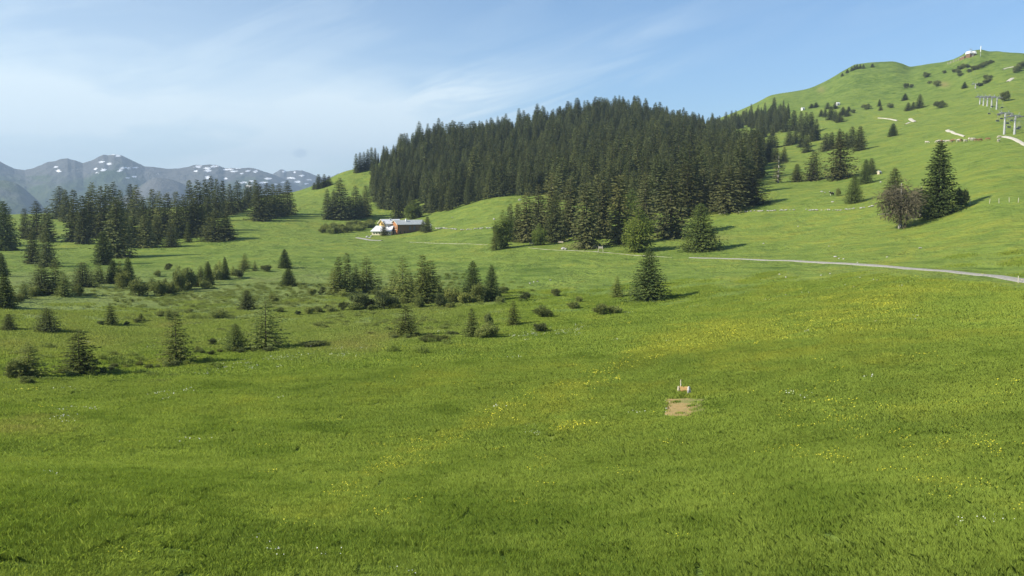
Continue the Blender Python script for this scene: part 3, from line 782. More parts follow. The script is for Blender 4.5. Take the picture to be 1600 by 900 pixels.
# ------------------------------------------------------------------ trees seen one by one: kind, column, foot row, top row, width, label
BOG = 'young spruces scattered over the bog'
BUSH = 'bushes scattered over the bog'
LEFTW = 'spruces of the wood on the left'
STAND = 'spruces of the stand below the wooded hill'
SLOPE = 'spruces dotted over the upper slope'
TREES = [
 # the bog, front rows
 ('y0',125,585,512,44,'dark tiered young spruce near the bog edge, tallest of the front left',BOG),
 ('a1',46,590,533,40,'loose gappy young spruce at the left end of the front bog row',BOG),
 ('s0',26,591,560,30,'light green bush hugging the loose gappy spruce on the far left',BUSH),
 ('s1',42,601,588,24,'low yellow-green bush just below the loose gappy spruce',BUSH),
 ('a0',276,568,488,42,'pale airy conifer with feathery outline on the bog edge',BOG),
 ('b1',369,548,505,34,'compact dense cone of a young spruce beside the pale-stemmed tree',BOG),
 ('y3',416,545,463,46,'open see-through spruce with a pale stem and wide tiers',BOG),
 ('y1',634,525,470,30,'open dark spruce alone in front of the row of bog trees',BOG),
 ('y2',737,527,480,18,'slim spindly spruce beside a light bush on the bog edge',BOG),
 ('s2',767,528,504,26,'round light bush right of the slim spindly spruce',BUSH),
 ('m1',764,509,489,14,'small dark egg-shaped bush above the round light bush',BUSH),
 ('s0',752,529,511,18,'small leafy bush between the spindly spruce and the round bush',BUSH),
 ('y0',802,508,468,16,'small narrow spruce at the right end of the bog',BOG),
 ('d2',74,518,480,34,'dense rounded dark conifer bush on the left of the bog',BUSH),
 ('y2',173,508,472,15,'slim little spruce alone in the open left bog',BOG),
 ('d0',14,516,490,22,'dark bush with a side shadow at the left picture edge',BUSH),
 ('y2',220,502,489,9,'tiny grey-green seedling spruce in the middle of the left bog',BOG),
 ('s1',264,501,485,15,'grey bush just above the pale airy conifer',BUSH),
 ('m0',331,539,529,12,'small dark hummock bush between the airy and the compact conifer',BUSH),
 ('d1',386,483,453,24,'leaning dark bush-like conifer alone above the open spruce',BUSH),
 ('s2',341,497,483,28,'wide low grey-green bush right of the bog centre',BUSH),
 ('s1',427,472,461,18,'low tuft-like bush just above the pale-stemmed spruce',BUSH),
 ('s0',437,488,480,16,'small bush at the right shoulder of the pale-stemmed spruce',BUSH),
 # middle rows of the bog
 ('b3',8,481,424,28,'broad dark spruce cut by the left edge, lower of two',BOG),
 ('b3',3,432,394,18,'dark spruce cut by the left edge, upper of two',BOG),
 ('d0',66,459,415,38,'squat very dark spruce among the left bog group',BOG),
 ('a1',88,459,402,26,'pale greyish-green conifer beside the squat very dark spruce',BOG),
 ('y0',101,463,424,20,'soft mid-green spruce right of the pale greyish-green conifer',BOG),
 ('y1',38,467,439,16,'small ragged spruce left of the squat very dark spruce',BOG),
 ('s1',54,462,447,18,'light bush at the foot of the squat very dark spruce',BUSH),
 ('d2',130,448,409,34,'dark spreading spruce with uneven top in the left bog group',BOG),
 ('s0',124,462,443,14,'light bush at the foot of the dark spreading spruce',BUSH),
 ('y0',155,443,411,20,'mid-green spruce right of the dark spreading spruce',BOG),
 ('b2',177,443,406,20,'dark spruce left of the tall pointed twin in the bog group',BOG),
 ('b3',201,443,401,19,'tall pointed dark spruce closing the left bog group',BOG),
 ('y0',188,442,407,14,'thin spruce squeezed between two dark spruces of the bog group',BOG),
 ('s1',192,451,424,26,'light green bush under the tall pointed dark spruce',BUSH),
 ('s2',218,462,436,28,'spreading pale bush right of the left bog group',BUSH),
 ('s0',251,462,438,22,'light leafy bush at the left of the bushy belt',BUSH),
 ('s1',267,460,441,16,'small light bush second in the bushy belt',BUSH),
 ('s2',281,455,420,18,'light upright bush third in the bushy belt',BUSH),
 ('s0',296,452,418,24,'bright leafy bush in the middle of the bushy belt',BUSH),
 ('y0',314,441,414,14,'young spruce left of the two pointed ones in the bushy belt',BOG),
 ('b3',326,445,408,14,'pointed young spruce in the bushy belt, shorter of two',BOG),
 ('b3',352,436,401,12,'pointed young spruce in the bushy belt, far right one',BOG),
 ('s1',338,437,421,20,'green bush between the two pointed young spruces',BUSH),
 ('m2',374,434,421,14,'dark bush trailing right of the pointed young spruce',BUSH),
 ('s0',246,432,422,12,'small bush in front of the wood edge on the left',BUSH),
 ('m1',263,422,411,12,'little dark round bush on the smooth meadow left',BUSH),
 ('m0',416,424,414,16,'small dark bush left of the stacked pair of spruces',BUSH),
 ('b3',445,419,389,18,'upper spruce of the stacked pair on the bog',BOG),
 ('b2',451,447,419,22,'lower spruce of the stacked pair on the bog',BOG),
 ('y2',530,458,399,16,'thin ragged spire, first of the row of bog spruces',BOG),
 ('y2',543,459,393,16,'thin ragged spire, tallest of the left bog row',BOG),
 ('a1',521,460,416,20,'pale green sapling at the foot of the first ragged spire',BOG),
 ('y0',556,457,411,16,'short soft spruce between the ragged spires and the wide one',BOG),
 ('y1',573,455,400,34,'wide tiered spruce closing the left bog row',BOG),
 ('a0',615,461,419,22,'pale feathery sapling left of the tall ragged bog spruce',BOG),
 ('y1',630,471,399,32,'tall ragged spruce in the middle of the bog row',BOG),
 ('y0',642,466,426,16,'dim spruce tucked behind the tall ragged bog spruce',BOG),
 ('y2',661,475,396,22,'slender spire, left one of the paired spires in the bog row',BOG),
 ('y2',673,463,405,24,'slender spire, right one of the paired spires in the bog row',BOG),
 ('m0',560,483,457,28,'dark round bush with a bare pale branch below the bog row',BUSH),
 ('m1',575,481,466,22,'dark low bush right of the bush with the bare pale branch',BUSH),
 ('m2',600,483,455,26,'tall dark bush below the gap in the bog row',BUSH),
 ('m0',613,482,464,20,'dark bush at the foot of the tall ragged bog spruce',BUSH),
 ('m1',535,485,471,11,'narrow dark bush left of the dark round bush',BUSH),
 ('s1',517,487,478,18,'low bush second in the line leading to the dark round bush',BUSH),
 ('s0',497,488,478,16,'low bush first in the line leading to the dark round bush',BUSH),
 ('m2',688,481,459,14,'small dark bush right of the paired spires',BUSH),
 ('s2',655,481,463,16,'leafy bush below the paired spires',BUSH),
 ('s0',487,461,450,14,'small bright bush left of the row of bog spruces',BUSH),
 ('m1',503,460,447,12,'small dark bush near the pale green sapling',BUSH),
 ('b0',739,468,407,32,'dense dark rounded spruce at the right end of the bog',BOG),
 ('b2',768,470,414,24,'pointed dark spruce beside the dense rounded one',BOG),
 ('s1',749,472,443,26,'light bush in front of the dense rounded spruce pair',BUSH),
 ('s2',708,472,450,30,'broad leafy bush left of the dense rounded spruce',BUSH),
 ('s0',725,474,457,20,'low leafy bush under the dense rounded spruce',BUSH),
 ('s1',781,474,463,16,'low leafy bush right of the pointed dark spruce',BUSH),
 ('m1',820,470,455,16,'lone little dark bush beyond the right end of the bog',BUSH),
 ('m0',869,463,451,14,'little dark bush on the meadow left of the small spruce',BUSH),
 ('s1',905,472,463,12,'dark tussock bush on the slope left of the big lone spruce',BUSH),
 ('s2',896,482,472,20,'low bush left of the long leafy bush',BUSH),
 ('s0',938,492,474,24,'long leafy bush below the small lone spruce, left half',BUSH),
 ('s1',960,490,478,26,'long leafy bush below the small lone spruce, right half',BUSH),
 ('s2',850,496,479,30,'pale low bush in the middle of the right bog edge',BUSH),
 ('m0',843,519,505,22,'dark low bush on the brow right of the bog',BUSH),
 ('s1',673,534,524,40,'long dark heathery bush on the brow of the bog',BUSH),
 ('m2',489,541,533,38,'dark peaty heather clump in the ditch on the bog brow',BUSH),
 # single spruces in the middle
 ('y0',964,464,431,16,'small pointed spruce standing just left of the big lone spruce',None),
 ('b0',1013,469,389,54,'big lone dense spruce in the middle of the open meadow',None),
 ('b0',1094,392,317,54,'broad dense bright spruce at the right front of the stand',None),
 # the stand below the wooded hill
 ('y0',773,391,357,12,'small dark spruce at the left tip of the stand',STAND),
 ('l1',786,388,328,24,'feathery light green tree at the left tip of the stand',STAND),
 ('f2',797,376,318,14,'slim dark spruce behind the feathery light tree',STAND),
 ('f0',809,377,318,18,'dark spruce second behind the feathery light tree',STAND),
 ('o0',823,378,300,26,'tall spruce with ragged sides left of the light green sapling',STAND),
 ('o1',841,368,288,28,'tall brownish spruce right behind the light green sapling',STAND),
 ('l0',842,383,348,20,'light green sapling at the front foot of the stand',STAND),
 ('d1',867,378,303,32,'bushy green spruce right of the light green sapling',STAND),
 ('o3',862,362,270,34,'old tall spruce behind the bushy green one',STAND),
 ('o1',891,368,276,38,'wide brownish old spruce left of the foremost spruce',STAND),
 ('o2',916,388,286,32,'foremost tall brown-flecked spruce with its foot by the bench',STAND),
 ('o0',934,362,272,26,'narrow old spruce behind and right of the foremost one',STAND),
 ('o0',942,372,282,30,'ragged old spruce between the foremost and the thin-topped one',STAND),
 ('o2',967,382,274,30,'thin-topped tall spruce left of the light green broad tree',STAND),
 ('l0',997,393,322,42,'broad light green feathery tree at the front of the stand',STAND),
 ('l1',987,345,294,24,'light green tree deep inside the stand',STAND),
 ('o1',1008,362,270,30,'old spruce directly behind the broad light green tree',STAND),
 ('o3',1048,371,266,52,'massive dark old spruce left of the dense bright one',STAND),
 ('o1',1073,338,254,36,'old spruce rising above the dense bright spruce',STAND),
 ('o3',1099,332,262,38,'old spruce right above the dense bright spruce',STAND),
 ('o1',1118,326,260,34,'brownish old spruce third from the right end of the stand',STAND),
 ('o3',1138,331,258,46,'wide brownish old spruce second from the right end of the stand',STAND),
 ('o0',1158,322,260,30,'half-hidden old spruce near the right end of the stand',STAND),
 ('o3',1175,320,264,42,'rounded brown-tinged spruce at the right end of the stand',STAND),
 # free trees on the right
 ('p0',1216,286,243,15,'stripped spruce with a bare pale stem on the right meadow',None),
 ('d1',1245,284,256,17,'small neat spruce between the stripped one and the brownish one',None),
 ('o3',1271,282,236,27,'brownish lichened spruce left of the tallest one on the right meadow',None),
 ('o3',1312,280,206,38,'tallest ragged dark spruce on the right middle meadow',None),
 ('b1',1334,317,274,25,'leaning dense spruce in the middle of the right meadow',None),
 ('b0',1352,287,249,21,'blue-green dense spruce, front one of a touching pair',None),
 ('d0',1361,273,247,17,'dark rounded spruce, rear one of a touching pair',None),
 ('d1',1397,306,262,27,'pointed dark spruce rising behind the dry leafless tree',None),
 ('t0',1406,357,284,60,'dry brown leafless tree with a grey stem on the right meadow',None),
 ('t0',1438,338,290,34,'dry brown thicket squeezed between leafless tree and tall spruce',None),
 ('b2',1465,338,221,47,'tallest dense dark spruce on the right, beside the leafless tree',None),
 ('m1',1501,326,293,24,'dark round bush at the right foot of the tallest right spruce',None),
 ('s0',1310,306,294,9,'small bush beside the grazing dark cow',None),
 ('b2',1395,213,193,13,'lone small spruce below the white path on the upper slope',SLOPE),
 # groups left of the upper meadow
 ('d0',1331,231,198,18,'left spruce of the dark pair on the bright slope',SLOPE),
 ('d1',1343,235,197,19,'right spruce of the dark pair on the bright slope',SLOPE),
 ('d2',1322,230,207,9,'small spruce leaning on the left of the dark pair',SLOPE),
 ('f3',1311,231,201,12,'pointed spruce directly above the tallest ragged spruce',SLOPE),
 ('o3',1290,236,208,17,'dark spruce at the left shoulder of the tallest ragged spruce',SLOPE),
 ('f1',1299,233,206,13,'spruce squeezed above the tallest ragged spruce',SLOPE),
 ('f1',1227,206,176,12,'leftmost spruce of the upper wood tongue',SLOPE),
 ('f0',1240,204,172,12,'second spruce of the upper wood tongue from its left',SLOPE),
 ('f3',1251,206,174,12,'third spruce of the upper wood tongue from its left',SLOPE),
 ('f1',1259,211,175,13,'fourth spruce of the upper wood tongue, standing lower',SLOPE),
 ('f2',1267,208,175,11,'fifth spruce of the upper wood tongue from its left',SLOPE),
 ('f4',1275,219,186,12,'sixth spruce of the upper wood tongue, in a dip',SLOPE),
 ('f1',1233,227,202,13,'left spruce of the clump hanging below the wood tongue',SLOPE),
 ('f3',1243,224,196,13,'middle spruce of the clump hanging below the wood tongue',SLOPE),
 ('f2',1253,230,204,11,'thin spruce right in the clump hanging below the wood tongue',SLOPE),
 ('f3',1260,238,207,13,'lowest spruce of the clump hanging below the wood tongue',SLOPE),
 ('f0',1269,221,198,11,'short spruce between clump and wood tongue',SLOPE),
 ('f3',1207,231,204,16,'dark spruce beside the small clearing at the wood edge',SLOPE),
 ('f1',1225,254,229,10,'pointed spruce at the end of the wood edge line',SLOPE),
 ('f4',1201,252,213,18,'big spruce at the corner of the wood edge line',SLOPE),
 ('f1',1212,253,228,13,'spruce second from the end of the wood edge line',SLOPE),
 ('f1',1186,256,229,14,'spruce third from the end of the wood edge line',SLOPE),
 ('d0',1268,169,162,8,'dot of a spruce left above the wood tongue',SLOPE),
 ('d1',1275,168,160,8,'dot of a spruce above the wood tongue, beside another dot',SLOPE),
 ('d2',1293,170,160,8,'dot of a round spruce above the wood tongue near the hut',SLOPE),
 ('d0',1305,170,160,8,'dot of a darker spruce above the wood tongue near the path',SLOPE),
 ('f1',1283,182,171,7,'small spruce at the top left of the upper thicket',SLOPE),
 ('f1',1289,183,170,7,'small spruce beside the top left of the upper thicket',SLOPE),
 ('f3',1298,187,166,12,'largest spruce of the upper thicket',SLOPE),
 ('f1',1305,189,172,9,'spruce right of the largest in the upper thicket',SLOPE),
 ('f3',1312,191,175,11,'lowest spruce of the upper thicket',SLOPE),
 ('d0',1317,180,167,12,'rounded spruce on the top right of the upper thicket',SLOPE),
 ('d2',1324,182,172,10,'squat spruce at the right tail of the upper thicket',SLOPE),
 ('f1',1326,174,166,6,'tiny spruce just above the upper thicket',SLOPE),
 ('m0',1333,177,171,7,'tiny bush at the very end of the upper thicket',SLOPE),
 ('m1',1354,171,162,14,'bush at the left of the hollow below the peak',SLOPE),
 ('f1',1374,166,155,5,'thin spruce in the hollow below the peak',SLOPE),
 ('d1',1376,173,164,6,'small spruce lower in the hollow below the peak',SLOPE),
 ('m2',1391,169,161,10,'bush at the right of the hollow below the peak',SLOPE),
 ('d1',1414,157,146,9,'small spruce above the row of three on the high pasture',SLOPE),
 ('f3',1419,173,160,9,'left spruce in the row of three on the high pasture',SLOPE),
 ('f3',1427,170,159,7,'middle spruce in the row of three on the high pasture',SLOPE),
 ('f3',1437,169,147,11,'tallest spruce in the row of three on the high pasture',SLOPE),
 ('m1',1469,169,157,17,'wide dark clump alone on the high pasture',SLOPE),
 ('m2',1570,158,143,14,'dark round tree right of the upper lift masts',SLOPE),
 ('m0',1416,138,130,8,'round bush high on the slope, left of a twin',SLOPE),
 ('m1',1424,137,131,6,'round bush high on the slope, right of a twin',SLOPE),
 ('m2',1448,121,113,10,'bush just under the ridge below the saddle',SLOPE),
 ('m0',1475,115,110,6,'small bush under the ridge left of the scrub belt',SLOPE),
 ('d1',1507,138,128,8,'single pointed spruce below the scrub belt',SLOPE),
 ('m0',1465,135,126,12,'bush beside the bare earth scar on the slope',SLOPE),
 ('m1',1452,131,126,7,'small bush left of the bare earth scar',SLOPE),
 ('m2',1531,135,129,10,'bush left of the steep scrub streak',SLOPE),
]
SCR = 'dwarf pine scrub under the summit'
for i, (x, y, h_, w_) in enumerate([(1492,113,5,9),(1498,115,7,10),(1501,109,6,10),(1506,107,7,10),(1512,106,6,10),(1500,119,5,9),(1521,110,7,10),(1527,109,7,10),(1533,106,7,10),(1538,103,6,9),(1543,101,6,9),(1549,99,5,8),(1515,113,5,8),
                                  (1541,124,8,8),(1545,128,7,9),(1540,131,6,9),(1548,122,5,6),(1589,112,11,10),(1594,108,10,10),(1599,105,10,9),(1586,114,8,7)]):
    TREES.append(('m%d' % (i % 3), x, y, y - h_, w_, 'dark dwarf pine bush in the scrub belt under the summit' if i < 13 else 'dark dwarf pine bush in the steep scrub streak right of the lift line' if i < 17 else 'dark dwarf pine bush in the clump at the right end of the ridge', SCR + ('' if i < 13 else ', right streak' if i < 17 else ', right end')))
for i, (x, y, h_) in enumerate([(1316,118,4),(1324,113,5),(1331,110,6),(1335,108,7),(1339,107,7),(1344,106,6),(1349,106,6),(1363,104,5)]):
    TREES.append(('d%d' % (i % 3), x, y + 1, y - h_, 5, 'dot-sized spruce standing on the skyline of the rounded left peak', 'spruces on the skyline of the rounded peak'))
# the wood on the left: foremost first, each told by its neighbours
LW = [
 ('b2',8,391,314,34,'broad near-black spruce at the left edge, taller than those beside it'),
 ('d1',-6,385,318,26,'near-black spruce half cut off by the left edge'),
 ('f1',40,373,325,16,'small outer spruce left of the left wood gap'),('f3',59,374,314,26,'full spruce beside the small outer spruce of the left wood'),
 ('f0',75,378,323,20,'spruce with its foot by the little meadow gap in the left wood'),('f3',95,342,291,28,'pair-topped tall spruce standing against the mountain, far left'),
 ('f1',104,346,296,18,'narrow spruce touching the pair-topped one'),('f1',118,377,296,24,'tall spruce right of the little meadow gap'),('f4',131,381,305,22,'spruce in front of the tall one right of the meadow gap'),
 ('f3',147,368,285,26,'tall dark spruce beginning the highest block of the left wood'),('f1',160,372,290,22,'dark spruce second in the highest block of the left wood'),
 ('f3',180,368,284,26,'highest pointed spruce in the block of the left wood'),('f0',170,366,288,20,'dark spruce third in the highest block of the left wood'),('f1',190,362,296,20,'spruce closing the highest block of the left wood'),
 ('f3',184,402,308,40,'tall full spruce standing forward at the wood corner'),('b2',162,413,361,26,'dark front spruce alone before the wood corner'),
 ('f1',205,338,287,18,'left spruce of the two pointed ones against the mountain'),('f3',215,352,289,24,'right spruce of the two pointed ones against the mountain'),
 ('f2',209,387,338,20,'thin front spruce right of the forward corner spruce'),('d1',228,387,334,28,'full low front spruce at the wood edge'),
 ('f1',240,366,295,24,'tall spruce behind the full low front one'),('f3',251,370,299,22,'tall spruce in the middle of the left wood'),('f0',263,368,301,22,'even-topped spruce in the middle of the left wood'),
 ('f1',277,372,299,22,'spruce right of the even-topped one in the left wood'),('f3',288,368,304,22,'shorter spruce left of the peaked group'),('f1',298,363,281,20,'left peak of the pointed group in the left wood'),
 ('f0',311,363,281,20,'second peak of the pointed group in the left wood'),('f2',322,348,280,14,'slim third peak of the pointed group'),('f3',331,340,275,18,'highest peak of the pointed group in the left wood'),
 ('f1',340,340,279,16,'last peak of the pointed group in the left wood'),('f2',349,336,282,12,'thin single top right of the pointed group'),('f1',360,336,287,16,'lower spruce right of the thin single top'),
 ('f3',372,332,282,20,'spruce with free foot right of the lower one'),('f1',391,322,283,14,'rear thin spruce left of the right clump'),('f2',400,322,281,12,'rear thinner spruce left of the right clump'),
 ('d1',406,345,288,28,'bulky front spruce of the right clump of the left wood'),('f3',418,341,286,22,'middle spruce of the right clump of the left wood'),('f1',427,339,287,18,'narrow spruce in the right clump'),
 ('f3',437,338,287,20,'lighter spruce left of the last one in the right clump'),('f3',450,335,282,20,'last and pointed spruce of the right clump, with a long shadow'),
 ('d1',52,412,360,22,'left spruce of the forward pair below the left wood'),('d0',74,417,357,28,'right and fuller spruce of the forward pair below the left wood'),
 ('d2',337,376,329,44,'wide rounded spruce clump standing before the left wood'),('d0',318,369,321,24,'olive spruce left of the wide rounded clump'),('d1',354,374,333,24,'spruce melting into the right side of the wide rounded clump'),
 ('y0',276,373,352,9,'small young spruce at the edge of the left wood'),('y2',294,378,346,9,'thin young spruce beside a stump at the left wood edge'),
 ('d0',268,386,350,22,'low front spruce right of the full low one'),('f1',200,384,332,16,'inner spruce seen over the wood corner'),('f1',245,382,338,18,'inner dark spruce between the two low front ones'),
 ('f4',140,372,300,22,'shaded spruce deep in the highest block'),('f0',226,374,308,20,'shaded spruce behind the front edge of the left wood'),('f1',385,326,288,14,'small rear spruce between free-footed spruce and right clump'),
 ('f0',305,370,310,22,'shaded spruce below the left peak of the pointed group'),('f1',325,366,308,20,'shaded spruce under the slim third peak'),
]
for k, x, b, t, w_, lab in LW:
    TREES.append((k, x, b, t, w_, lab, LEFTW))
KN = 'spruces on the grassy knoll left of the forest'
for k, x, b, t, w_, lab in [('f1',498,295,272,11,'left pointed spruce on the skyline of the grassy knoll'),('f1',507,292,272,10,'middle spruce on the skyline of the grassy knoll'),('f3',514,290,274,10,'right spruce on the skyline of the grassy knoll'),
 ('d1',491,296,285,7,'low spruce at the left foot of the knoll skyline group'),
 ('f3',512,343,295,15,'left column-shaped spruce of the group on the knoll side'),('f1',522,342,297,15,'second spruce of the group on the knoll side'),('f3',532,343,278,28,'tallest spruce of the group on the knoll side'),
 ('f1',545,341,306,16,'low shaded spruce right of the tallest on the knoll side'),('f3',556,341,290,20,'fourth spruce of the group on the knoll side'),('f1',572,338,290,16,'last spruce of the group on the knoll side'),('d0',564,340,306,16,'dark filler spruce before the last one on the knoll side'),
 ('f0',557,270,240,8,'first skyline spruce where the forest begins'),('f1',563,268,238,9,'second skyline spruce where the forest begins'),('f3',569,266,237,10,'third skyline spruce where the forest begins'),
 ('f1',575,265,233,9,'fourth skyline spruce where the forest begins'),('f0',581,264,230,9,'fifth skyline spruce where the forest begins'),
 ('f3',623,341,294,18,'single spruce standing directly behind the farmhouse'),('l0',645,342,312,22,'light green leafy tree behind the farmhouse roof'),('d1',653,340,318,16,'dark shrubby tree right behind the farmhouse roof'),
 ('d1',668,363,338,14,'dark dense tree at the right end of the barn'),('d0',661,362,344,10,'dark small tree touching the barn end wall'),
 ('d2',600,368,345,10,'dark spruce standing in front of the white house wall')]:
    TREES.append((k, x, b, t, w_, lab, KN if k[0] == 'f' and x < 600 else None))
for tr in TREES:
    plant(*tr, parts=(tr[2] - tr[3]) > 17)

# low growth in belts through the bog
SB = random.Random(21)
for x0, y0, x1, y1, n, hh, kinds, nm, lab, grp in [
 (236,452,400,420,16,(12,24),('y0','a0','a1','y2'),'young','slim young conifer in the light green bushy belt on the left','slim conifers of the bushy belt'),
 (240,458,330,446,12,(8,14),('s0','s1','s2'),'bush','small leafy bush in the light green bushy belt on the left','low bushes of the bushy belt'),
 (460,488,720,474,16,(6,12),('s0','m1','s2'),'bush','low bush in the scrub line below the row of bog spruces','bushes of the scrub line below the row'),
 (520,462,690,458,12,(7,13),('s1','y0','s2'),'bush','low growth filling the feet of the row of bog spruces','low growth between the bog spruces'),
 (95,588,290,570,14,(6,11),('s0','m0','s2'),'bush','low scrub bush along the front brow of the bog on the left','scrub along the front brow, left'),
 (300,556,430,545,9,(5,10),('s1','s2','m2'),'bush','low scrub bush along the brow between the dense cone and the open spruce','scrub along the front brow, middle'),
 (615,532,720,526,8,(5,9),('s0','m1'),'bush','low dark scrub on the brow right of the lone front spruce','scrub along the front brow, right'),
 (150,512,300,490,9,(5,9),('m0','s2'),'bush','small tussock bush in the open middle of the left bog','tussocks of the open left bog'),
 (690,480,800,460,8,(7,12),('s0','s1'),'bush','leafy bush around the dense rounded spruce pair','bushes around the dense pair'),
 (10,470,130,455,8,(7,13),('s1','y0'),'bush','low growth at the feet of the left bog group','low growth of the left bog group')]:
    for i in range(n):
        t = (i + SB.random()) / n
        h_ = SB.uniform(*hh)
        y = y0 + (y1 - y0) * t + SB.uniform(-5, 5)
        k = SB.choice(kinds)
        plant(k, x0 + (x1 - x0) * t, y, y - h_, h_ * (SB.uniform(.45, .7) if k[0] in 'yba' else SB.uniform(1.1, 1.9)), lab, grp, parts=False)
# hedge of leafy bushes left of the house
hg = random.Random(3)
for i in range(30):
    t = i / 29.0
    x = 505 + 78 * t + hg.uniform(-2, 2)
    y = 366 - 9 * t + hg.uniform(-6.5, 1.5)
    plant('s%d' % (i % 3), x, y, y - hg.uniform(7, 11), hg.uniform(10, 15), 'leafy green bush in the thicket strip left of the farmhouse', 'bushes of the thicket left of the farmhouse', parts=False)

# ------------------------------------------------------------------ the wooded hill
from itertools import product
POLY = [(584,322),(600,328),(640,334),(685,333),(720,324),(760,312),(800,304),(850,308),(900,322),(960,330),(1000,338),(1060,330),(1120,318),(1180,296),(1192,262),(1200,254),(1196,236),(1186,222),(1205,214),(1222,205),(1225,192),
        (1235,186),(1225,176),(1190,165),(1185,120),(1000,120),(900,140),(700,180),(612,205),(598,238),(582,262),(580,295)]
CLEAR = [(937,212,11,10),(1080,242,20,13),(1150,228,20,17),(1165,208,18,8),(672,322,14,7),(655,327,14,6)]
def inside(px, py):
    c = np.zeros(px.shape, bool)
    n = len(POLY)
    for i in range(n):
        (ax, ay), (bx, by) = POLY[i], POLY[(i + 1) % n]
        cond = ((ay > py) != (by > py)) & (px < (bx - ax) * (py - ay) / (by - ay + 1e-12) + ax)
        c ^= cond
    for cx, cy, sx, sy in CLEAR:
        c &= ((px - cx) / sx) ** 2 + ((py - cy) / sy) ** 2 > 1
    return c
gx, gy = np.meshgrid(np.arange(-170, 420, 8.8), np.arange(430, 1190, 8.8))
g2 = np.random.default_rng(2)
gx = (gx + g2.uniform(-3.9, 3.9, gx.shape)).ravel(); gy = (gy + g2.uniform(-3.9, 3.9, gy.shape)).ravel()
gz = height(gx, gy)
fx, fy, fd = project(gx, gy, gz)
rad_ = np.hypot(gx, gy)
c8 = curves[7]
rlim = pchip(c8[0], c8[1], np.clip(np.arctan2(gx, gy), c8[0][0], c8[0][-1]))
ok = inside(fx, fy) & (rad_ < rlim + np.where(fx < 1095, 45, 60))
gx, gy, gz, fx, fy, fd = [a[ok] for a in (gx, gy, gz, fx, fy, fd)]
tall = g2.uniform(15, 28, len(gx)) * (1 + 0.12 * g2.normal(size=len(gx)).clip(-1.5, 1.5))
tall *= 1 - 0.34 * sstep(1070, 1130, fx) * (1 - sstep(225, 260, fy))
tall *= 0.92 * (1 - 0.46 * (1 - sstep(578, 690, fx)) * (1 - sstep(285, 310, fy)))
tall *= 1.0 + 0.26 * fbm(gx / 38.0, gy / 38.0, 91, 3)
tall *= 1 - 0.25 * np.exp(-((fx - 1085) / 60) ** 2 - ((fy - 195) / 14) ** 2)
order = np.argsort(fd)
cover = np.full(1700, 900.0)
vis = np.zeros(len(gx))
for i in order:
    hp = tall[i] * F / fd[i]; hw = hp * 0.11
    a, b = int(max(0, fx[i] - hw)), int(min(1699, fx[i] + hw + 1))
    cols = np.arange(a, b)
    top = fy[i] - hp * (1 - np.abs(cols - fx[i]) / (hw + 1))
    seg = np.minimum(cover[a:b], fy[i]) - top
    vis[i] = np.maximum(seg, 0).sum()
    cover[a:b] = np.minimum(cover[a:b], top)
rank = np.argsort(-vis)
NIND = 150
fk = ['f0', 'f1', 'f2', 'f3', 'f4']
kinds_i = g2.integers(0, 5, len(gx))
for i in rank[:NIND]:
    sky_ = fy[i] - pchip(np.array(LAND[7])[:, 0], np.array(LAND[7])[:, 1], [fx[i]])[0] < 6
    if sky_ and fx[i] > 1095:
        lab, grp = 'dark spruce on the wooded saddle right of the hill crest', 'spruces on the wooded saddle'
    elif sky_:
        lab, grp = 'dark spruce on the crest of the wooded hill against the sky', 'spruces on the crest of the wooded hill'
    elif fx[i] < 700 and fy[i] > 300:
        lab, grp = 'tall dark spruce at the forest edge right above the farmhouse', 'spruces of the forest edge above the farmhouse'
    elif fx[i] < 700:
        lab, grp = 'tall dark spruce in the left flank of the wooded hill', 'spruces in the left flank of the forest'
    elif fx[i] < 800 and fy[i] > 290:
        lab, grp = 'tall dark spruce at the lower forest edge above the bright meadow wedge', 'spruces along the lower forest edge'
    elif fx[i] > 1090:
        lab, grp = 'dark spruce in the right flank of the wooded hill beside the clearing', 'spruces in the right flank of the forest'
    elif fy[i] > 270:
        lab, grp = 'dark spruce packed in the forest just behind the near stand', 'spruces of the forest behind the stand'
    else:
        lab, grp = 'dark spruce packed high in the middle of the wooded hill', 'spruces high in the forest'
    k = KIND[fk[kinds_i[i]]]
    o = link('spruce_tree', k['whole'], (gx[i], gy[i], gz[i]))
    o.rotation_euler = (0, 0, g2.uniform(0, 6.28)); h_ = tall[i]; s_ = h_ * g2.uniform(1.05, 1.7)
    o.scale = (s_, s_, h_)
    tag(o, lab, 'spruce', grp)

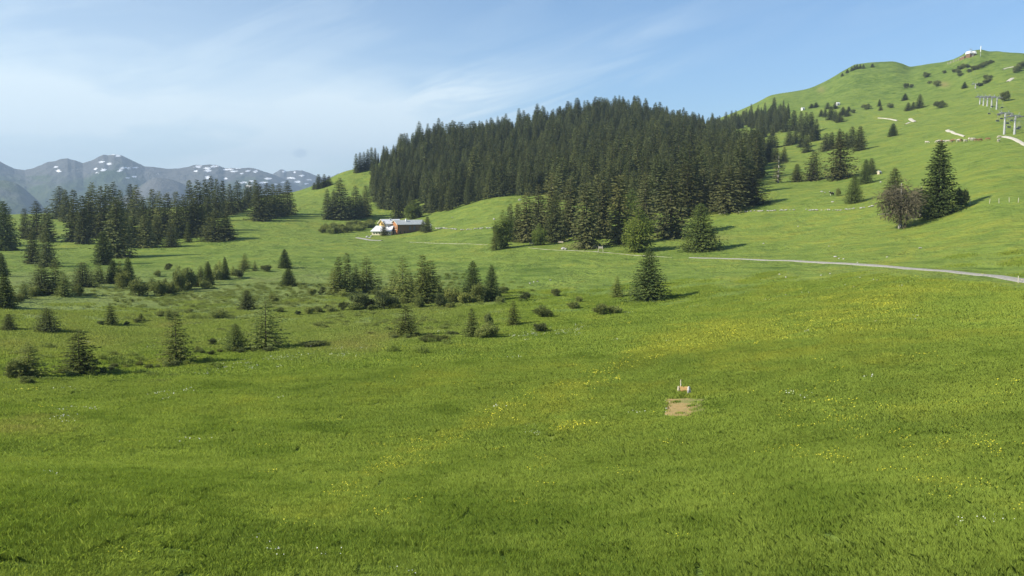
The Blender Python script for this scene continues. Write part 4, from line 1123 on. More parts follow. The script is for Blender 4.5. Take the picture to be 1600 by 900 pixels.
def scatter(name, pts, rots, scales, idx, meshes, tints=None, kind='stuff'):
    """ONE object of uncountable growth: copies of a few clumps on its points"""
    me = bpy.data.meshes.new(name)
    n = len(pts)
    me.vertices.add(n)
    me.vertices.foreach_set('co', np.asarray(pts, np.float32).ravel())
    for nm, typ, key, data in (('rot', 'FLOAT_VECTOR', 'vector', rots), ('scl', 'FLOAT_VECTOR', 'vector', scales), ('pick', 'INT', 'value', idx)):
        a = me.attributes.new(nm, typ, 'POINT'); a.data.foreach_set(key, np.ascontiguousarray(data, dtype=np.int32 if typ == 'INT' else np.float32).ravel())
    if tints is not None:
        a = me.attributes.new('tint', 'FLOAT_COLOR', 'POINT')
        a.data.foreach_set('color', np.concatenate([tints, np.ones((n, 1))], 1).astype(np.float32).ravel())
    me.update()
    o = link(name, me)
    srcs = bpy.data.collections.new(name + ' clumps')
    for q, m in enumerate(meshes):
        so = bpy.data.objects.new('%s clump %02d' % (name, q), m); srcs.objects.link(so)
    ng = bpy.data.node_groups.new(name + ' growth', 'GeometryNodeTree')
    ng.interface.new_socket('Geometry', in_out='INPUT', socket_type='NodeSocketGeometry')
    ng.interface.new_socket('Geometry', in_out='OUTPUT', socket_type='NodeSocketGeometry')
    a = ng.nodes.new('NodeGroupInput'); b = ng.nodes.new('NodeGroupOutput')
    ip = ng.nodes.new('GeometryNodeInstanceOnPoints')
    ci = ng.nodes.new('GeometryNodeCollectionInfo'); ci.inputs['Collection'].default_value = srcs
    ci.inputs['Separate Children'].default_value = True; ci.inputs['Reset Children'].default_value = True
    def attr(nm, typ):
        q = ng.nodes.new('GeometryNodeInputNamedAttribute'); q.data_type = typ; q.inputs[0].default_value = nm
        return [s for s in q.outputs if s.enabled][0] if any(s.enabled for s in q.outputs) else q.outputs[0]
    mp = ng.nodes.new('GeometryNodeMeshToPoints')
    ng.links.new(a.outputs[0], mp.inputs[0]); ng.links.new(mp.outputs[0], ip.inputs['Points'])
    ng.links.new(ci.outputs[0], ip.inputs['Instance'])
    ip.inputs['Pick Instance'].default_value = True
    ng.links.new(attr('pick', 'INT'), ip.inputs['Instance Index'])
    e2r = ng.nodes.new('FunctionNodeEulerToRotation')
    ng.links.new(attr('rot', 'FLOAT_VECTOR'), e2r.inputs[0]); ng.links.new(e2r.outputs[0], ip.inputs['Rotation'])
    ng.links.new(attr('scl', 'FLOAT_VECTOR'), ip.inputs['Scale'])
    ng.links.new(ip.outputs[0], b.inputs[0])
    md = o.modifiers.new('growth', 'NODES'); md.node_group = ng
    return tag(o, kind=kind)
rest = rank[NIND:]
nr = len(rest)
ss = tall[rest] * g2.uniform(1.05, 1.7, nr)
scatter('forest', np.stack([gx, gy, gz], -1)[rest], np.stack([np.zeros(nr), np.zeros(nr), g2.uniform(0, 6.28, nr)], -1), np.stack([ss, ss, tall[rest]], -1), kinds_i[rest], [KIND[k]['whole'] for k in fk])

# ------------------------------------------------------------------ paths draped on the slope
def drape(name, pts, width, mat, lift=0.10, step=2.0, wid2=None, label=None, across=3, taper=0.005):
    P = [ground_hit(*p) if len(p) == 2 else Vector(p) for p in pts]
    P = np.array([[p.x, p.y] for p in P])
    seg = np.hypot(*np.diff(P, axis=0).T)
    cum = np.concatenate([[0], np.cumsum(seg)])
    s = np.linspace(0, cum[-1], max(6, int(cum[-1] / step)))
    x = pchip(cum, P[:, 0], s); y = pchip(cum, P[:, 1], s)
    dx = np.gradient(x); dy = np.gradient(y); l = np.hypot(dx, dy)
    wv = np.interp(s / cum[-1], [0, taper, 1 - taper, 1], [width * (.25 if taper > .01 else 1), width, wid2 or width, (wid2 or width) * (.25 if taper > .01 else 1)]) * (1 + 0.12 * vnoise(s / 4.0, s * 0 + 3.1, 4))
    vs = []; fs = []
    na = across
    for i in range(len(s)):
        for q in range(na + 1):
            o = (q / na - 0.5) * wv[i]
            px_, py_ = x[i] - dy[i] / l[i] * o, y[i] + dx[i] / l[i] * o
            vs.append((px_, py_, float(height(px_, py_)) + (lift if 0 < q < na else -0.05)))
    for i in range(len(s) - 1):
        for q in range(na):
            a = i * (na + 1) + q
            fs.append((a, a + na + 1, a + na + 2, a + 1))
    me = mesh_from(name, vs, fs, mat, True)
    if me.polygons[0].normal.z < 0:
        me.flip_normals()
    return tag(link(name, me), kind='structure')
M_TRACK = worn('worn_track', (0.20, 0.21, 0.09), (0.36, 0.35, 0.27), 0.35, 0.95, 0.1, 0.3)
M_FARPATH = worn('white_limestone_path', (0.36, 0.34, 0.27), (0.58, 0.54, 0.46), 2.0, 0.9, 0.1, 0.3)
drape('road', [(1078,402.8),(1100,403.5),(1130,404.2),(1200,407),(1262,409.3),(1350,414),(1450,422),(1525,429),(1600,439),(1660,449)], 1.5, M_GRAVEL, 0.14, 1.5, 3.4, across=6)
drape('path', [(825,387),(845,389.2),(868,390.8),(900,391.8),(960,396),(1000,399.5),(1050,402.5)], 0.8, M_TRACK, 0.10, 1.5, across=4, taper=.25)
drape('path', [(640,378.5),(665,379.5),(710,381),(762,382.5)], 0.7, M_TRACK, 0.12, 2.0, across=4, taper=.3)
drape('path', [(558,371.5),(570,373.5),(582,375.5),(597,376)], 2.6, M_GRAVEL, 0.2, 1.5, across=4)
drape('path', [(1568,213.5),(1574,214.5),(1585,217.5),(1592,221),(1604,228)], 2.4, M_FARPATH, 0.3, 2.0, across=6)
drape('path', [(1480,203.5),(1483,205.5),(1490,208),(1498,210.5),(1507,213.5)], 2.4, M_FARPATH, 0.4, 2.0, 1.2, across=6)
drape('path', [(1422,185.5),(1425,188),(1430,190.5)], 3.2, M_FARPATH, 0.4, 2.0, across=6)
drape('path', [(1414,194.5),(1418,193),(1421,191.5)], 2.2, M_FARPATH, 0.4, 2.0, across=6)
drape('path', [(1372,184.5),(1383,185.3),(1394,187),(1402,188.8)], 1.2, M_FARPATH, 0.4, 2.0, 2.2, across=6)
drape('path', [(1567,109),(1576,106),(1584,104.5)], 2.4, M_FARPATH, 0.6, 3.0, across=6)
drape('path', [(1574,128),(1578,125),(1582,122.5)], 4.0, M_FARPATH, 0.6, 3.0, across=6)

# ------------------------------------------------------------------ grass in the near field
def blade_patch(name, size, n, h, wv, mat, seed, lean=0.35, clump=0.5, soft=False):
    g = np.random.default_rng(seed)
    x = g.uniform(-size / 2, size / 2, n); y = g.uniform(-size / 2, size / 2, n)
    if soft:
        x = g.normal(0, size * .36, n); y = g.normal(0, size * .36, n)
    cl = 0.5 + 0.5 * fbm(x / 0.45 + seed, y / 0.45, seed, 2)
    hh = h * (0.55 + clump * cl + 0.5 * g.uniform(0, 1, n) ** 3)
    a = g.uniform(0, 6.28, n)
    ww = wv * g.uniform(.6, 1.4, n)
    sx, sy = np.cos(a) * ww / 2, np.sin(a) * ww / 2
    lx = g.normal(0.15, lean, n) * hh; ly = g.normal(-0.03, lean, n) * hh
    b0 = np.stack([x - sx, y - sy, np.full(n, -.08)], -1); b1 = np.stack([x + sx, y + sy, np.full(n, -.08)], -1)
    m0 = np.stack([x - sx * .8 + lx * .35, y - sy * .8 + ly * .35, hh * .62], -1); m1 = np.stack([x + sx * .8 + lx * .35, y + sy * .8 + ly * .35, hh * .62], -1)
    t0 = np.stack([x + lx, y + ly, hh], -1)
    V = np.stack([b0, b1, m1, t0, m0], 1)
    return quads_mesh(name, V, mat, 5)
def slope_rot(x, y, spin):
    n = ground_normal(x, y, 1.5)
    out = np.zeros((len(x), 3))
    for i in range(len(x)):
        q = Vector((0, 0, 1)).rotation_difference(Vector(n[i])).to_matrix() @ Matrix.Rotation(spin[i], 3, 'Z')
        out[i] = q.to_euler()
    return out
# the trodden place by the trough
tp = [ground_hit(*p) for p in [(1039,623),(1100,621),(1106,652),(1038,652)]]
TRO = np.array([[p.x, p.y] for p in tp])
def in_trodden(x, y, grow=0.0):
    c = TRO.mean(0); ok_ = np.ones(np.shape(x), bool)
    for i in range(4):
        a = TRO[i]; b = TRO[(i + 1) % 4]
        nrm = np.array([b[1] - a[1], a[0] - b[0]]); nrm = nrm / np.linalg.norm(nrm)
        if (c - a) @ nrm > 0: nrm = -nrm
        ok_ &= ((x - a[0]) * nrm[0] + (y - a[1]) * nrm[1]) < grow
    return ok_
def field(d0, d1, size, seed, px0=-260, px1=1860, overlap=1.12):
    g = np.random.default_rng(seed)
    st = size / overlap
    X, Y = np.meshgrid(np.arange(-d1, d1, st), np.arange(0, d1 * 1.05, st))
    X = (X + g.uniform(-.2, .2, X.shape) * st).ravel(); Y = (Y + g.uniform(-.2, .2, Y.shape) * st).ravel()
    r = np.hypot(X, Y); z = height(X, Y)
    px, py, dd = project(X, Y, z)
    m = 1.5 * size * F / np.maximum(dd, 1)
    ok_ = (r > d0) & (r < d1) & (Y > 3) & (px > px0 - m) & (px < px1 + m) & (py < 1010 + m)
    return X[ok_], Y[ok_], z[ok_], px[ok_], py[ok_], r[ok_]
def grow(name, d0, d1, size, meshes, seed, hscale=None, keep=None, sink=0.0, jit=0.25):
    X, Y, z, px, py, r = field(d0, d1, size, seed)
    g = np.random.default_rng(seed + 1)
    k = np.ones(len(X), bool) if keep is None else keep(X, Y, px, py, r, g)
    X, Y, z, px, py, r = [a[k] for a in (X, Y, z, px, py, r)]
    n = len(X)
    rot = slope_rot(X, Y, g.integers(0, 4, n) * 1.5708 + g.uniform(-.2, .2, n))
    hs = (1.0 + jit * 1.7 * fbm(X / 6.0, Y / 6.0, 13, 3) + g.uniform(-.1, .1, n)) * (1 if hscale is None else hscale(X, Y, px, py, r))
    t = tint_at(px, py, r)
    return scatter(name, np.stack([X, Y, z - sink], -1), rot, np.stack([np.full(n, 1.0), np.full(n, 1.0), hs], -1), g.integers(0, len(meshes), n), meshes, t)
off = lambda X, Y, px, py, r, g: ~in_trodden(X, Y, 1.5)
grow('grass', 22, 62, 2.0, [blade_patch('sward_%d' % i, 2.05, 3200, .24, .0125, M_BLADE, 300 + i, clump=.5) for i in range(5)], 41, keep=off)
grow('grass', 58, 112, 2.6, [blade_patch('sward_%d' % (i + 5), 2.7, 2300, .23, .030, M_BLADE, 310 + i, clump=.7) for i in range(5)], 43, keep=off)
def fringe(X, Y, px, py, r, g):
    return in_trodden(X, Y, 3.0) & (~in_trodden(X + .22 * vnoise(X * 1.3, Y * 1.3, 71), Y + .22 * vnoise(X * 1.3, Y * 1.3, 72), 0.08) | (g.uniform(0, 1, len(X)) < sstep(1070, 1105, px) * .6 + .03))
grow('grass', 62, 110, 0.7, [blade_patch('sward_%d' % (i + 20), .75, 95, .24, .045, M_BLADE, 330 + i, soft=True) for i in range(4)], 49, keep=fringe)
def sparse(X, Y, px, py, r, g):
    ry = np.interp(px, [1090, 1130, 1200, 1262, 1350, 1450, 1525, 1600, 1660], [403, 404, 407, 409, 414, 422, 429, 439, 449])
    return (g.uniform(0, 1, len(X)) < 1 - sstep(150, 235, r)) & ((px < 1080) | (np.abs(py - ry - 3) > 11))
grow('grass', 106, 235, 4.2, [blade_patch('sward_%d' % (i + 10), 4.4, 1100, .20, .09, M_BLADE, 320 + i, soft=True) for i in range(4)], 45, keep=sparse)
# rushes, heather and dwarf growth of the bog
def bogkeep(X, Y, px, py, r, g):
    t = tint_at(px, py, r)[:, 1]
    return g.uniform(0, 1, len(X)) < t * sstep(-.25, .35, fbm(X / 16.0, Y / 22.0, 33, 3)) * 0.85
tufts = []
for i in range(5):
    g = np.random.default_rng(400 + i)
    K = lumpy_crown(410 + i, 1.1, .22, .30, 9, 420, .30, .05, -.9, .35)
    tufts.append(quads_mesh('tuft_%d' % i, K, M_TUFT))
grow('undergrowth', 108, 270, 2.7, tufts, 47, hscale=lambda X, Y, px, py, r: 0.75 + 0.55 * fbm(X / 9.0, Y / 9.0, 37, 2), keep=bogkeep, jit=0.5)

# ------------------------------------------------------------------ flowers
def bloom_patch(name, n, size, fr, hh, mat, seed, core=None):
    g = np.random.default_rng(seed)
    V = []
    for i in range(n):
        c = np.array([g.normal(0, size / 3), g.normal(0, size / 3), hh * g.uniform(.75, 1.15)])
        up = unit(np.array([g.normal(0, .45), g.normal(-.25, .45), 1.0])); s = unit(np.cross(up, [1, .3, 0])); t = np.cross(up, s)
        for k in range(5):
            a = 6.2832 * k / 5 + g.uniform(0, .2); b = a + 1.0
            d0 = math.cos(a) * s + math.sin(a) * t; d1 = math.cos(b) * s + math.sin(b) * t; dm = unit(d0 + d1)
            V.append([c, c + d0 * fr * .75 + up * fr * .2, c + dm * fr + up * fr * .3, c + d1 * fr * .75 + up * fr * .2])
    return quads_mesh(name, np.array(V), mat)
def polyd(px, py, pts):
    d = np.full(px.shape, 1e9)
    for (ax, ay), (bx, by) in zip(pts[:-1], pts[1:]):
        t = np.clip(((px - ax) * (bx - ax) + (py - ay) * (by - ay)) / ((bx - ax) ** 2 + (by - ay) ** 2), 0, 1)
        d = np.minimum(d, np.hypot(px - ax - t * (bx - ax), py - ay - t * (by - ay)))
    return d
def yellow(X, Y, px, py, r, g):
    p = 0.05 * sstep(-.1, .5, fbm(X / 9.0, Y / 9.0, 51, 3)) * sstep(300, 700, px) + 0.004
    for pts, s, k in (([(470,815),(560,762),(640,722),(700,690)], 14, .55), ([(700,690),(780,650),(880,615),(1000,565)], 16, .35), ([(860,676),(905,672)], 10, .7), ([(1540,770),(1600,790)], 26, .9), ([(1440,740),(1480,770)], 24, .6), ([(1250,640),(1420,700),(1590,715)], 30, .30),
                      ([(1000,560),(1120,525),(1280,505),(1400,470)], 20, .40), ([(1250,710),(1300,720)], 24, .35), ([(1100,800),(1180,790)], 20, .3), ([(440,870),(370,885)], 10, .4), ([(800,620),(900,600)], 24, .25)):
        p = np.maximum(p, k * np.exp(-(polyd(px, py, pts) / s) ** 2))
    p = np.minimum(1, p * 1.15) * (0.25 + 1.2 * sstep(-.15, .35, fbm(X / 2.2, Y / 2.2, 57, 3)))
    return (g.uniform(0, 1, len(X)) < p) & ~in_trodden(X, Y, 0.5)
def white(X, Y, px, py, r, g):
    p = 0.02 * sstep(0.0, .5, fbm(X / 8.0, Y / 8.0, 61, 3))
    for pts, s, k in (([(395,862),(420,858)], 14, .9), ([(488,873),(505,876)], 10, .8), ([(545,772),(530,790)], 8, .3), ([(90,655),(140,645)], 8, .6), ([(250,620),(290,615)], 8, .5), ([(300,590),(450,560),(560,545)], 9, .28), ([(430,625),(450,620)], 6, .4), ([(1500,820),(1560,830)], 14, .35), ([(800,528),(900,520)], 7, .35), ([(100,590),(180,580)], 6, .3)):
        p = np.maximum(p, k * np.exp(-(polyd(px, py, pts) / s) ** 2))
    return (g.uniform(0, 1, len(X)) < p) & ~in_trodden(X, Y, 0.5)
grow('yellow_flowers_and_leaves', 24, 70, 1.1, [bloom_patch('buttercups_%d' % i, 16, 1.2, .030, .37, M_YELLOW, 500 + i) for i in range(6)], 63, keep=yellow)
grow('yellow_flowers_and_leaves', 66, 190, 1.9, [bloom_patch('buttercups_%d' % (i + 6), 16, 2.0, .050, .35, M_YELLOW, 510 + i) for i in range(6)], 65, keep=yellow)
grow('white_flowers_and_leaves', 24, 70, 1.1, [bloom_patch('daisies_%d' % i, 10, 1.0, .024, .36, M_WHITE, 520 + i) for i in range(5)], 67, keep=white)
grow('white_flowers_and_leaves', 66, 170, 1.8, [bloom_patch('daisies_%d' % (i + 6), 9, 1.6, .05, .36, M_WHITE, 530 + i) for i in range(5)], 69, keep=white)

# ------------------------------------------------------------------ the trodden earth and the trough
M_EARTH, nt, out = new_mat('trodden_earth')
t = nt.add('ShaderNodeTexCoord')
na = nt.noise(t.outputs['Object'], 0.9, 4.0, 0.6); nb = nt.noise(t.outputs['Object'], 9.0, 4.0, 0.65)
sx_ = nt.add('ShaderNodeSeparateXYZ'); nt.link(t.outputs['Object'], sx_.inputs[0])
ac = nt.math('ADD', na, nt.ramp(sx_.outputs[0], float(TRO[0][0]), float(TRO[1][0]), -.12, .30))
c = nt.mix(nt.ramp(ac, 0.40, 0.66), (0.36, 0.25, 0.10), (0.18, 0.20, 0.05))
c = nt.mix(nt.ramp(nb, 0.40, 0.75, 0, .8), c, (0.34, 0.285, 0.14))
nd = nt.noise(t.outputs['Object'], 2.6, 5.0, 0.65, 0.5)
c = nt.mix(nt.ramp(nd, 0.52, 0.70, 0, .6), c, (0.13, 0.155, 0.035))
c = nt.mix(nt.ramp(nd, 0.44, 0.30, 0, .6), c, (0.15, 0.095, 0.045))
bsdf(nt, out, c, 0.95, 0.1, (nb, 0.8, 0.08))
nu, nv = 30, 44
vs = []; fs = []
for i in range(nu + 1):
    for j in range(nv + 1):
        a, b = i / nu, j / nv
        p = (TRO[0] * (1 - a) + TRO[1] * a) * (1 - b) + (TRO[3] * (1 - a) + TRO[2] * a) * b
        edge = min(a, 1 - a, b, 1 - b)
        wob = 0.35 * float(vnoise(np.array(p[0] * 1.3), np.array(p[1] * 1.3), 6)) * (1 if edge < 0.06 else 0)
        x, y = p[0] + wob, p[1] + wob * .6
        vs.append((x, y, float(height(x, y)) + (0.06 if edge > 0.03 else -0.06)))
for i in range(nu):
    for j in range(nv):
        k = i * (nv + 1) + j
        fs.append((k, k + nv + 1, k + nv + 2, k + 1))
me = mesh_from('ground', vs, fs, M_EARTH, True)
if me.polygons[0].normal.z < 0: me.flip_normals()
tag(link('ground', me), kind='structure')

def rock_mesh(name, seed, mat, flat=0.7):
    g = np.random.default_rng(seed)
    bm = bmesh.new(); bmesh.ops.create_icosphere(bm, subdivisions=2, radius=1.0)
    ax = g.uniform(.7, 1.2, 3)
    for v in bm.verts:
        p = np.array(v.co)
        k = 1 + 0.28 * float(fbm(np.array([p[0] * 1.3 + seed]), np.array([p[1] * 1.3 + p[2] * 1.7]), seed, 3)[0])
        v.co = Vector((p[0] * k * ax[0], p[1] * k * ax[1], p[2] * k * flat * ax[2]))
    me = bpy.data.meshes.new(name); bm.to_mesh(me); bm.free(); me.materials.append(mat)
    return me
ROCKS = [rock_mesh('limestone_%d' % i, 70 + i, M_STONE, (.6, .75, .5, .8)[i]) for i in range(4)]
rk = random.Random(9)
def rock(px, py, size, label, group=None, sink=0.35):
    p = ground_hit(px, py)
    s = size * depth(p) / F
    o = link('rock', ROCKS[rk.randrange(4)], (p.x, p.y, p.z + s * (0.5 - sink)))
    o.scale = (s * .55, s * .55, s * .5); o.rotation_euler = (0, 0, rk.uniform(0, 6.28))
    return tag(o, label, 'rock', group)
for i, (x, y) in enumerate([(1056,641),(1049,637),(1070,646),(1039.5,627),(1040,633),(1041,638.5),(1040,644),(1042,649),(1046,629)]):
    rock(x, y, rk.uniform(2.6, 4.2), 'pale stone along the left edge of the trodden patch by the trough' if i > 2 else 'pale stone lying loose on the trodden patch by the trough', 'stones edging the trodden patch' if i > 2 else 'loose stones on the trodden patch')

M_PINE = worn('fresh_pine_boards', (0.62, 0.36, 0.13), (0.72, 0.48, 0.20), 4.0, 0.6, 0.3, 0.2, stretch=(0.3, 3, 3))
M_PALEWOOD = worn('bleached_wood', (0.46, 0.39, 0.27), (0.60, 0.53, 0.39), 5.0, 0.7, 0.3, 0.2)
M_DARKWOOD = worn('dark_weathered_boards', (0.15, 0.088, 0.052), (0.25, 0.155, 0.095), 1.2, 0.8, 0.2, 0.3, stretch=(3, 3, .3))
M_WATER, nt, out = new_mat('still_water'); bsdf(nt, out, (0.03, 0.05, 0.05), 0.05, 0.5)
M_INNER = worn('wet_wood', (0.20, 0.10, 0.04), (0.30, 0.16, 0.07), 4.0, 0.5, 0.4, 0.2)
p = ground_hit(1068, 613.5)
u = 1.25 * depth(p) / F        # metres per picture column here
tr = empty('water_trough', (p.x, p.y, p.z - 0.02), R(-6))
tag(tr, 'small pine water trough with pale ends and a spout post on the meadow', 'trough')
L = 11.5 * u; Wd = .50; H = .42
m = MB(); m.box(-L/2, L/2, -Wd/2, -Wd/2 + .06, .16, H + .12); m.box(-L/2, L/2, Wd/2 - .06, Wd/2, .16, H + .12); m.box(-L/2, L/2, -Wd/2 + .06, Wd/2 - .06, .16, .22)
m.build('basin', M_PINE, tr)
for sx in (-1, 1):
    m = MB(); m.poly([(sx*(L/2+.002), -Wd/2-.05, .12), (sx*(L/2+.002), Wd/2+.05, .12), (sx*(L/2+.002), Wd/2+.05, H+.15), (sx*(L/2+.002), -Wd/2-.05, H+.15),
                      (sx*(L/2+.09), -Wd/2-.05, .12), (sx*(L/2+.14), Wd/2+.05, .12), (sx*(L/2+.09), Wd/2+.05, H+.15), (sx*(L/2+.09), -Wd/2-.05, H+.15)],
                     [(0,1,2,3),(4,7,6,5),(0,4,5,1),(1,5,6,2),(2,6,7,3),(3,7,4,0)])
    m.build('end_board', M_PALEWOOD, tr)
    for sy in (-1, 1):
        m = MB(); m.tube((sx*L*.36, sy*Wd*.36, -.15), (sx*L*.36, sy*Wd*.36, .17), .05, .05); m.build('leg', M_PALEWOOD, tr)
m = MB(); m.box(-L/2+.01, L/2-.01, -Wd/2+.062, Wd/2-.062, .24, H - .02); m.build('water', M_WATER, tr)
m = MB(); m.tube((-L*.28, Wd/2 + .10, -.2), (-L*.28, Wd/2 + .10, 1.15), .055, .045, 8); m.build('post', M_PALEWOOD, tr)
m = MB(); m.tube((-L*.28, Wd/2 + .05, .78), (-L*.28, -.05, .72), .025, .025, 6); m.build('spout', M_STEEL, tr)
p = ground_hit(1076.5, 617)
mk = empty('marker_stone', p, R(20)); tag(mk, 'upright grey marker stone with a white top right of the trough', 'marker stone')
m = MB(); m.poly([(-.16,-.13,-.2),(.16,-.13,-.2),(.16,.13,-.2),(-.16,.13,-.2),(-.12,-.10,.42),(.14,-.10,.40),(.13,.10,.42),(-.12,.10,.44)], [(3,2,1,0),(4,5,6,7),(0,1,5,4),(1,2,6,5),(2,3,7,6),(3,0,4,7)])
m.build('shaft', worn('grey_stone', (.17,.17,.17), (.34,.33,.32), 6.0), mk)
m = MB(); m.poly([(-.122,-.102,.43),(.10,-.102,.43),(.10,.102,.43),(-.122,.102,.43),(-.09,-.08,.76),(.03,-.07,.78),(.03,.07,.76),(-.09,.08,.74)], [(3,2,1,0),(4,5,6,7),(0,1,5,4),(1,2,6,5),(2,3,7,6),(3,0,4,7)])
m.build('cap', worn('pale_cap', (.44,.43,.39), (.58,.57,.52), 8.0), mk)  # cap paler than the grey shaft, set towards its left

# ------------------------------------------------------------------ the farmhouse and barn
M_CREAM = worn('cream_render', (0.74, 0.64, 0.42), (0.82, 0.74, 0.52), 1.5, 0.9, 0.1, 0.2)
M_WHITEW = worn('whitewashed_wall', (0.78, 0.77, 0.73), (0.86, 0.85, 0.82), 1.5, 0.9, 0.1, 0.2)
M_YELWOOD = worn('new_larch_boards', (0.60, 0.38, 0.11), (0.70, 0.48, 0.17), 1.5, 0.7, 0.2, 0.2, stretch=(3, 3, .3))
M_REDWOOD = worn('red_brown_boards', (0.34, 0.145, 0.06), (0.43, 0.20, 0.085), 1.2, 0.7, 0.2, 0.2, stretch=(3, 3, .3))
M_ROOFW = worn('pale_sheet_roof', (0.62, 0.63, 0.64), (0.74, 0.75, 0.76), 1.2, 0.45, 0.5, 0.1)
M_ROOFG = worn('grey_sheet_roof', (0.36, 0.38, 0.38), (0.48, 0.50, 0.49), 1.2, 0.5, 0.5, 0.1)
M_GLASS, nt, out = new_mat('window_glass'); bsdf(nt, out, (0.03, 0.035, 0.04), 0.1, 0.5)
M_TRIM = worn('pale_trim_boards', (0.60, 0.55, 0.42), (0.72, 0.68, 0.56), 3.0, 0.7)
pA = ground_hit(613, 367); uH = depth(pA) / F
def gabled(root, x0, x1, y0, y1, zw, rise, over, wallmat, roofmat, zbase=-2.0, gable=None, trim=M_TRIM, lower=None):
    """long axis x; wall, gables and a two-sided roof with thickness"""
    yc = (y0 + y1) / 2
    m = MB(); m.box(x0, x1, y0, y1, zbase, zw)
    m.poly([(x0,y0,zw),(x0,y1,zw),(x0,yc,zw+rise),(x1,y0,zw),(x1,y1,zw),(x1,yc,zw+rise)], [(0,2,1),(3,4,5),(0,3,5,2),(1,2,5,4)])
    wl = m.build('wall', wallmat, root)
    sl = rise / (yc - y0)
    m = MB(); tk = .22
    for s, ye in ((-1, y0), (1, y1)):
        yo = ye + s * over
        zo = zw - sl * over + .06
        zr = zw + rise + .06
        m.poly([(x0-over,yo,zo),(x1+over,yo,zo),(x1+over,yc,zr),(x0-over,yc,zr),(x0-over,yo,zo+tk),(x1+over,yo,zo+tk),(x1+over,yc,zr+tk),(x0-over,yc,zr+tk)],
               [(0,1,2,3),(7,6,5,4),(0,4,5,1),(1,5,6,2),(2,6,7,3),(3,7,4,0)])
    rf = m.build('roof', roofmat, root)
    for s, ye in ((-1, y0), (1, y1)):
        yo = ye + s * over
        a = Vector((x0 - over - .06, yo, zw - sl * over + .12)); b = Vector((x0 - over - .06, yc, zw + rise + .12))
        mm = MB(); mm.poly([a, b, b + Vector((0,0,.28)), a + Vector((0,0,.28)), a + Vector((.055,0,0)), b + Vector((.055,0,0)), b + Vector((.055,0,.28)), a + Vector((.055,0,.28))],
                           [(0,3,2,1),(4,5,6,7),(0,1,5,4),(1,2,6,5),(2,3,7,6),(3,0,4,7)])
        mm.build('verge_board', trim, rf)
    return wl, rf
def window(root, x, y, z, wd, ht, face, frame_mat):
    """face: 'end' looks along -x, 'side' looks along -y"""
    fr = MB(); pn = MB(); b = .10
    if face == 'end':
        fr.box(x-.10, x+.02, y-wd/2, y-wd/2+b, z, z+ht); fr.box(x-.10, x+.02, y+wd/2-b, y+wd/2, z, z+ht); fr.box(x-.10, x+.02, y-wd/2+b, y+wd/2-b, z, z+b); fr.box(x-.10, x+.02, y-wd/2+b, y+wd/2-b, z+ht-b, z+ht)
        pn.box(x-.05, x+.02, y-wd/2+b, y+wd/2-b, z+b, z+ht-b)
    else:
        fr.box(x-wd/2, x-wd/2+b, y-.10, y+.02, z, z+ht); fr.box(x+wd/2-b, x+wd/2, y-.10, y+.02, z, z+ht); fr.box(x-wd/2+b, x+wd/2-b, y-.10, y+.02, z, z+b); fr.box(x-wd/2+b, x+wd/2-b, y-.10, y+.02, z+ht-b, z+ht)
        pn.box(x-wd/2+b, x+wd/2-b, y-.05, y+.02, z+b, z+ht-b)
    f = fr.build('window', frame_mat, root); pn.build('pane', M_GLASS, f)
ANG = R(33)
# barn: origin at its near corner; gable end faces left and forward, long side faces right and forward
pB = ground_hit(621.5, 366.5)
barn = empty('wooden_barn', (pB.x, pB.y, pB.z), ANG)
tag(barn, 'long dark wooden barn with red-brown gable end and grey sheet roof', 'barn')
LB = 16.0; WB = 7.4; ZW = 5.4
wl, rf = gabled(barn, 0, LB, 0, WB, ZW, 2.0, .7, M_DARKWOOD, M_ROOFG)
m = MB(); m.poly([(-.06,.02,-1.5),(-.06,WB-.02,-1.5),(-.06,WB-.02,ZW-.02),(-.06,WB/2,ZW+1.95),(-.06,.02,ZW-.02),(-.003,.02,-1.5),(-.003,WB-.02,-1.5),(-.003,WB-.02,ZW-.02),(-.003,WB/2,ZW+1.95),(-.003,.02,ZW-.02)],
                 [(0,4,3,2,1),(5,6,7,8,9),(0,1,6,5),(1,2,7,6),(2,3,8,7),(3,4,9,8),(4,0,5,9)])
m.build('gable_wall', M_REDWOOD, barn)
m = MB(); m.box(-.42, -.075, .4, WB-.4, 2.55, 2.7); bal = m.build('balcony', M_TRIM, barn)
m = MB(); m.box(-.42, -.34, .4, WB-.4, 3.4, 3.5); m.build('balustrade', M_REDWOOD, bal)
for yy in (1.6, 3.7, 5.8):
    window(barn, -.07, yy, 3.2, .9, 1.3, 'end', M_TRIM)
m = MB(); m.box(-.2, -.07, 2.6, 4.6, -.8, 2.0); dr = m.build('door', M_PALEWOOD, barn); mm = MB(); mm.box(-.26, -.203, 4.1, 4.2, .5, .8); mm.build('handle', M_CABLE, dr)
for xx in (7.2, 9.9):
    m = MB(); m.box(xx-.55, xx+.55, -.07, .02, 2.2, 4.3); m.build('loft_door', M_CABLE, barn)
m = MB(); m.box(14.2, 15.3, -.07, .02, 1.0, 4.2); m.build('barn_door', M_CABLE, barn)
for xx in (1.4, 3.9):
    window(barn, xx, -.003, .7, 1.0, 1.0, 'side', M_DARKWOOD)
m = MB(); m.box(5.9, 6.5, 2.2, 2.8, ZW + 1.0, ZW + 2.9); m.build('chimney', M_WHITEW, rf)
